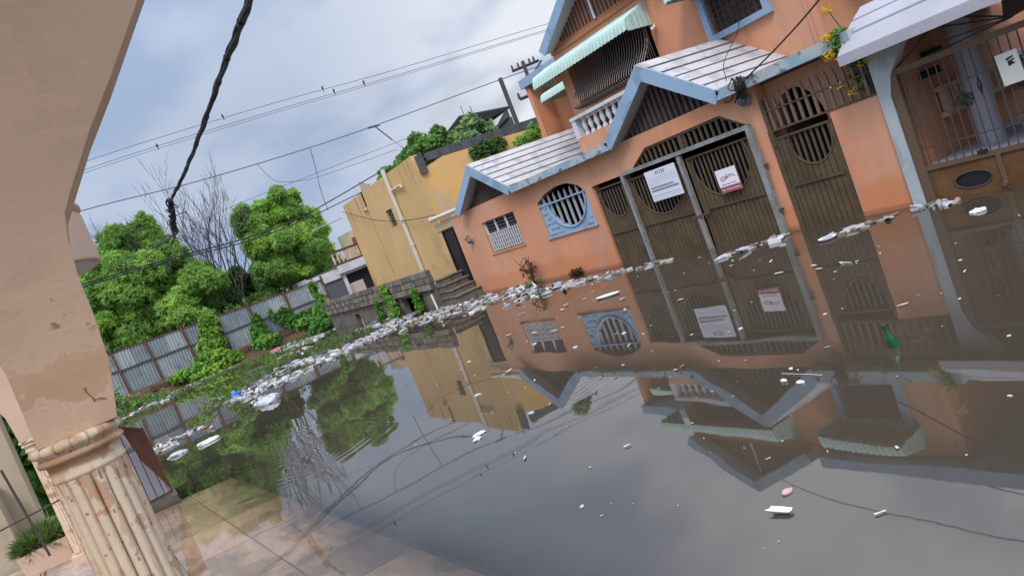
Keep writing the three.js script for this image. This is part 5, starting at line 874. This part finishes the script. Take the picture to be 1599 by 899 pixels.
{
  const t = thing('rusty_gate', 'rusty metal gate leaf on a concrete ledge behind the column', 'gate', [-11.4, 0, 9.85]);
  part(t, 'plate', prismX([[9.715, 0.16], [9.735, 1.06], [9.98, 1.24], [9.88, 0.62], [9.8, 0.42]], -11.44, -11.42), M.rust);
  part(t, 'frame', [bar([-11.41, 0.11, 9.70], [-11.41, 1.08, 9.72], 0.03), bar([-11.41, 0.11, 9.70], [-11.41, 0.08, 10.6], 0.03), bar([-11.41, 1.07, 9.72], [-11.41, 1.3, 10.1], 0.025)], M.rust);
  for (let i = 0; i < 6; i++) part(t, 'bar', bar([-11.41, 0.1, 9.8 + i * 0.1], [-11.41, 1.1 + i * 0.05, 9.8 + i * 0.1], 0.014), M.rust);
  const l = solo('concrete_ledge', 'low worn concrete ledge at the waterline under the rusty gate', 'ledge', [box(-12.6, -11.25, -0.4, 0.07, 9.66, 10.7)], M.concrete, [-11.8, 0, 10]);
  solo('white_slab', 'pale slab leaning behind the bars of the rusty gate', 'slab', wuv(new THREE.BoxGeometry(0.04, 0.75, 0.5).rotateZ(0.2).translate(-11.75, 0.42, 10.0)), M.lilac, [-11.75, 0.4, 10]);
}

// ---------------------------------------------------------------- floating litter
seed = 4242;
const litterMats = [[0.50, 0.50, 0.52], [0.36, 0.36, 0.38], [0.60, 0.59, 0.56], [0.24, 0.23, 0.24], [0.40, 0.35, 0.30], [0.13, 0.09, 0.06], [0.40, 0.33, 0.30], [0.33, 0.40, 0.45], [0.12, 0.17, 0.07], [0.22, 0.15, 0.09]].map((c) => mat(c, 0.45));
function crumple(w, l, h, s, sub = 2) { // a crumpled bag or wrapper afloat
  const g = new THREE.IcosahedronGeometry(1, sub), p = g.attributes.position;
  for (let i = 0; i < p.count; i++) { const x = p.getX(i), y = p.getY(i), z = p.getZ(i), k = 0.55 + 0.9 * fbm3(x * 1.7 + s, y * 1.7, z * 1.7 + s * 0.3, 3); p.setXYZ(i, x * w * k, Math.max(-0.35, y) * h * k * (0.7 + 0.6 * noise3(x * 4 + s, z * 4, s)), z * l * k); }
  g.computeVertexNormals(); return g;
}
const bottleGeo = (() => lathe([[0, 0], [0.030, 0], [0.033, 0.01], [0.033, 0.12], [0.024, 0.16], [0.013, 0.185], [0.013, 0.21], [0.016, 0.212], [0.016, 0.225], [0, 0.226]], 14, 0, 0, 0))();
const cupGeo = lathe([[0, 0], [0.03, 0], [0.042, 0.1], [0.045, 0.102], [0.04, 0.1], [0.028, 0.004]], 14, 0, 0, 0);
const boxGeo = (() => { const g = wuv(new THREE.BoxGeometry(0.2, 0.06, 0.18)); return g; })();
function flatScrap(w, l, s) { const g = new THREE.PlaneGeometry(w, l, 5, 5).rotateX(-Math.PI / 2), p = g.attributes.position; for (let i = 0; i < p.count; i++) { const x = p.getX(i), z = p.getZ(i); p.setXYZ(i, x * (0.75 + 0.5 * noise3(x * 30 + s, z * 30, s)), 0.006 + 0.02 * fbm3(x * 12 + s, 1, z * 12, 3), z * (0.75 + 0.5 * noise3(z * 25, x * 25 + s, s))); } g.computeVertexNormals(); const b = g.clone(); b.translate(0, 0.003, 0); return b; }
for (const m of litterMats) m.side = THREE.DoubleSide;
const bands = [ // centre line on the water, half width, pieces
  [[[-32.0, 10.2], [-34.9, 7.2], [-36.2, 4.8], [-35.2, 3.0], [-33.3, 2.0]], 0.6, 650],
  [[[-33.3, 2.0], [-28.0, 2.2], [-24, 2.3], [-21.2, 2.2], [-19.5, 1.5]], 0.9, 1250],
  [[[-19.5, 1.45], [-17.5, 1.15], [-15.9, 0.95], [-14.6, 1.0], [-12.9, 0.85]], 0.48, 400], [[[-12.9, 0.85], [-11.8, 0.64], [-10.5, 0.45]], 0.14, 50],
  [[[-16.9, 10.0], [-18.0, 8.8], [-19.2, 7.6], [-20.6, 6.4]], 0.45, 260], [[[-20.2, 6.9], [-21.7, 5.6], [-23.2, 4.4], [-24.4, 3.5], [-22.5, 2.8], [-20.4, 2.4]], 1.05, 1100],
  [[[-18.6, 7.0], [-17.6, 7.6]], 0.35, 60],
  [[[-8.7, 0.95], [-8.4, 0.72], [-8.0, 0.4]], 0.10, 40], [[[-6.75, 1.0], [-6.4, 0.72], [-6.05, 0.5]], 0.07, 22], [[[-5.95, 0.16], [-5.3, 0.36]], 0.07, 20]];
{
  const by = litterMats.map(() => []);
  for (const [pl, wd, n] of bands) {
    const cv = new THREE.CatmullRomCurve3(pl.map(([x, z]) => V(x, 0, z)));
    for (let i = 0; i < n; i++) {
      const t = rnd(), q = cv.getPoint(t), clump = 0.25 + 1.4 * noise3(q.x * 0.9, 0, q.z * 0.9), gx = (rnd() + rnd() - 1) * wd * 2.1 * clump, tn = cv.getTangent(t);
      const x = q.x - tn.z * gx, z = Math.max(0.1, q.z + tn.x * gx); if (wd > 0.2 && noise3(x * 0.75 + 9, 1, z * 0.75) < 0.34 + 0.26 * rnd()) continue;
      const k = rnd(), s = R(0.75, 1.25); let g;
      if (k < 0.42) g = crumple(R(0.025, 0.085) * s, R(0.03, 0.12) * s, R(0.012, 0.042), i + n, 2);
      else if (k < 0.58) g = bottleGeo.clone().scale(1.1, 1.1, 1.1).rotateX(Math.PI / 2 + R(-0.15, 0.15)).translate(0, 0.01, 0);
      else if (k < 0.67) g = cupGeo.clone().rotateX(Math.PI / 2 + R(-0.4, 0.4));
      else if (k < 0.73) g = boxGeo.clone().scale(R(0.35, 0.85), R(0.4, 0.8), R(0.3, 0.8));
      else if (k < 0.80) g = rod([0, 0, 0], [R(0.1, 0.35), R(-0.01, 0.02), 0], R(0.006, 0.014), 0.004, 5);
      else g = flatScrap(R(0.06, 0.2), R(0.05, 0.14), i);
      g = g.index ? g.toNonIndexed() : g; g.rotateY(R(0, 6.28)).rotateX(R(-0.12, 0.12)).translate(x, R(-0.008, 0.02), z);
      by[Math.min(9, Math.floor(Math.pow(rnd(), 1.25) * 10.2))].push(g);
    }
  }
  const t = new THREE.Group(); t.name = 'floating_litter'; scene.add(t); tag(t, 'drifts of pale plastic bags, bottles and cups floating along the walls and fence', null, null, 'stuff'); origin.set(t, [0, 0, 0]);
  by.forEach((l, i) => l.length && part(t, 'litter', l, litterMats[i]));
}
// single things afloat
{
  const G = { transmission: 0.5, thickness: 0 };
  const b = thing('green_bottle', 'dark green glass bottle floating upright at the right', 'bottle', [-3.41, 0, 5.06]);
  const glass = mat([0.012, 0.10, 0.03], 0.08, { specularIntensity: 1 });
  const prof = lathe([[0, -0.12], [0.035, -0.12], [0.037, -0.1], [0.037, 0.055], [0.03, 0.085], [0.016, 0.12], [0.0135, 0.17], [0.016, 0.172], [0.016, 0.185], [0.012, 0.187], [0, 0.186]], 20, 0, 0, 0).rotateX(0.12).rotateZ(0.1).translate(-3.41, 0, 5.06);
  part(b, 'glass', prof, glass); part(b, 'neck_foil', lathe([[0.0145, 0.13], [0.017, 0.185]], 16, 0, 0, 0).rotateX(0.12).rotateZ(0.1).translate(-3.41, 0, 5.06), mat([0.015, 0.07, 0.03], 0.4));
  solo('foam_plate', 'round white foam plate floating before the yard gate', 'plate', lathe([[0, 0.012], [0.1, 0.012], [0.125, 0.03], [0.13, 0.03], [0.105, 0.002], [0, 0.0]], 28, 0, 0.004, 0).translate(-6.66, 0, 1.11), M.white, [-6.66, 0, 1.11]);
  solo('foam_box', 'broken white foam box floating by the right gate post', 'box', [wuv(new THREE.BoxGeometry(0.2, 0.07, 0.12).rotateY(0.4).translate(-7.94, 0.025, 0.63)), wuv(new THREE.BoxGeometry(0.1, 0.05, 0.1).rotateY(1).rotateZ(0.3).translate(-7.87, 0.05, 0.6))], M.white, [-7.94, 0, 0.63]);
  solo('blue_bag', 'bright blue plastic bag in the litter drift near the fence', 'bag', crumple(0.2, 0.15, 0.10, 3).translate(-21.73, 0.02, 7.13), mat([0.02, 0.12, 0.6], 0.4), [-21.73, 0, 7.13]);
  solo('white_bag', 'large puffed white plastic bag floating in front of the fence reflection', 'bag', crumple(0.30, 0.22, 0.13, 8, 3).translate(-17.1, 0.02, 7.15), litterMats[0], [-17.1, 0, 7.15]);
  solo('white_bag', 'long white plastic bag floating before the submerged fence reflection, near the rusty gate', 'bag', crumple(0.13, 0.22, 0.06, 12, 3).translate(-15.35, 0.01, 8.74), litterMats[2], [-15.35, 0, 8.74]);
  solo('white_bag', 'small white plastic bag floating nearest the rusty gate', 'bag', crumple(0.12, 0.17, 0.055, 21, 3).translate(-15.6, 0.01, 9.3), litterMats[0], [-15.6, 0, 9.3]);
  solo('red_bag', 'red and white plastic bag in the far litter drift', 'bag', crumple(0.3, 0.28, 0.12, 31).translate(-33.6, 0.02, 3.4), mat([0.5, 0.09, 0.11], 0.5), [-33.6, 0, 3.4]);
  solo('paper_scrap', 'crumpled white paper floating alone in the lower right water', 'paper', (() => { const g = flatScrap(0.13, 0.05, 5); return g.rotateY(0.25).translate(-2.78, 0.004, 7.29); })(), M.white, [-2.78, 0, 7.29]);
  solo('pink_wrapper', 'small pink wrapper floating above the white paper scrap', 'wrapper', crumple(0.022, 0.04, 0.014, 9).translate(-2.87, 0.003, 7.1), mat([0.58, 0.36, 0.36], 0.5), [-2.87, 0, 7.1]);
  solo('white_tray', 'oval white tray floating before the orange wall', 'tray', lathe([[0, 0.01], [0.12, 0.012], [0.15, 0.03], [0.16, 0.028], [0.13, 0], [0, 0]], 24, 0, 0, 0).scale(1.5, 1, 0.75).rotateY(0.5).translate(-10.2, 0.004, 2.42), M.white, [-10.2, 0, 2.42]);
  solo('plastic_fork', 'thin white plastic cutlery floating before the yard gate reflection', 'cutlery', [bar([-5.55, 0.012, 2.48], [-5.36, 0.012, 2.56], 0.016, 0.006), bar([-5.57, 0.012, 2.46], [-5.52, 0.012, 2.52], 0.03, 0.006)], M.white, [-5.47, 0, 2.51]);
  solo('paper_ball', 'white crumpled paper floating below the brown gate oval', 'paper', crumple(0.09, 0.07, 0.03, 40).translate(-4.65, 0.008, 1.07), M.white, [-4.65, 0, 1.07]);
  solo('floating_twig', 'pale twig with white scraps floating under the middle gable reflection', 'twig', [tube([[-4.08, 0.005, 5.56], [-3.95, 0.007, 5.575], [-3.78, 0.006, 5.58], [-3.68, 0.005, 5.59]], 0.003, 16, 5), crumple(0.03, 0.02, 0.014, 3, 1).translate(-3.95, 0.008, 5.7), crumple(0.035, 0.025, 0.014, 5, 1).translate(-3.78, 0.008, 5.72)], litterMats[2], [-3.9, 0, 5.6]);
  solo('foam_piece', 'split white foam piece floating by the yellow house reflection', 'foam', [crumple(0.05, 0.075, 0.02, 51).translate(-6.78, 0.008, 7.04), crumple(0.04, 0.05, 0.02, 53).translate(-6.65, 0.008, 7.14)], M.white, [-6.73, 0, 7.06]);
  solo('white_bottle', 'white plastic bottle standing out of the litter at the foot of the brown weed', 'bottle', bottleGeo.clone().scale(1.1, 1.15, 1.1).rotateX(0.3).rotateZ(0.25).translate(-15.95, -0.06, 0.55), M.white, [-15.95, 0, 0.55]);
  solo('white_bottle', 'pale plastic bottle leaning right of the brown weed', 'bottle', bottleGeo.clone().scale(1.0, 1.1, 1.0).rotateX(0.2).rotateZ(0.3).translate(-15.3, -0.05, 0.6), M.white, [-15.3, 0, 0.6]);
  // countable pale scraps and leaves scattered over the open water
  const scraps = [0, 1, 2, 3].map((i) => [flatScrap(0.11, 0.05, 60 + i), crumple(0.05, 0.035, 0.014, 70 + i, 2), flatScrap(0.16, 0.04, 80 + i), flatScrap(0.05, 0.04, 90 + i)][i]);
  const proto = scraps.map((g, i) => new THREE.Mesh(g, [litterMats[2], litterMats[0], mat([0.62, 0.55, 0.42], 0.6), mat([0.66, 0.6, 0.5], 0.6)][i]));
  const spots = []; for (let i = 0; i < 150; i++) spots.push([Math.pow(rnd(), 0.8), rnd()]);
  spots.forEach(([a, b], i) => {
    const z = 0.7 + 7.0 * a, x0 = -18 + z * 0.9, x1 = -3.2 + 0.16 * z, x = mix(x0, x1, Math.pow(b, 0.6)); const dist = Math.hypot(x, z - 9.867);
    const m = proto[i % 4].clone(); m.name = numbered('floating_scrap'); m.position.set(x, 0.003, z); m.rotation.y = R(0, 6.28); m.scale.setScalar((0.22 + 0.75 * Math.pow(rnd(), 2.2)) * clamp(dist / 9, 0.3, 1.25)); m.castShadow = m.receiveShadow = true;
    tag(m, `${['thin pale strip of plastic', 'small crumpled whitish scrap', 'narrow yellowish leaf', 'tiny flat pale scrap'][i % 4]} floating ${z > 5.2 ? 'on the sky reflection in the foreground water' : x > -6.3 ? 'on dark water before the brown right hand gate' : x > -11.6 ? 'on the reflection of the carport gate' : 'on the reflection of the orange wall'}`, 'litter', 'pale scraps scattered over the open water'); scene.add(m);
  });
}
renderer.render(scene, camera);
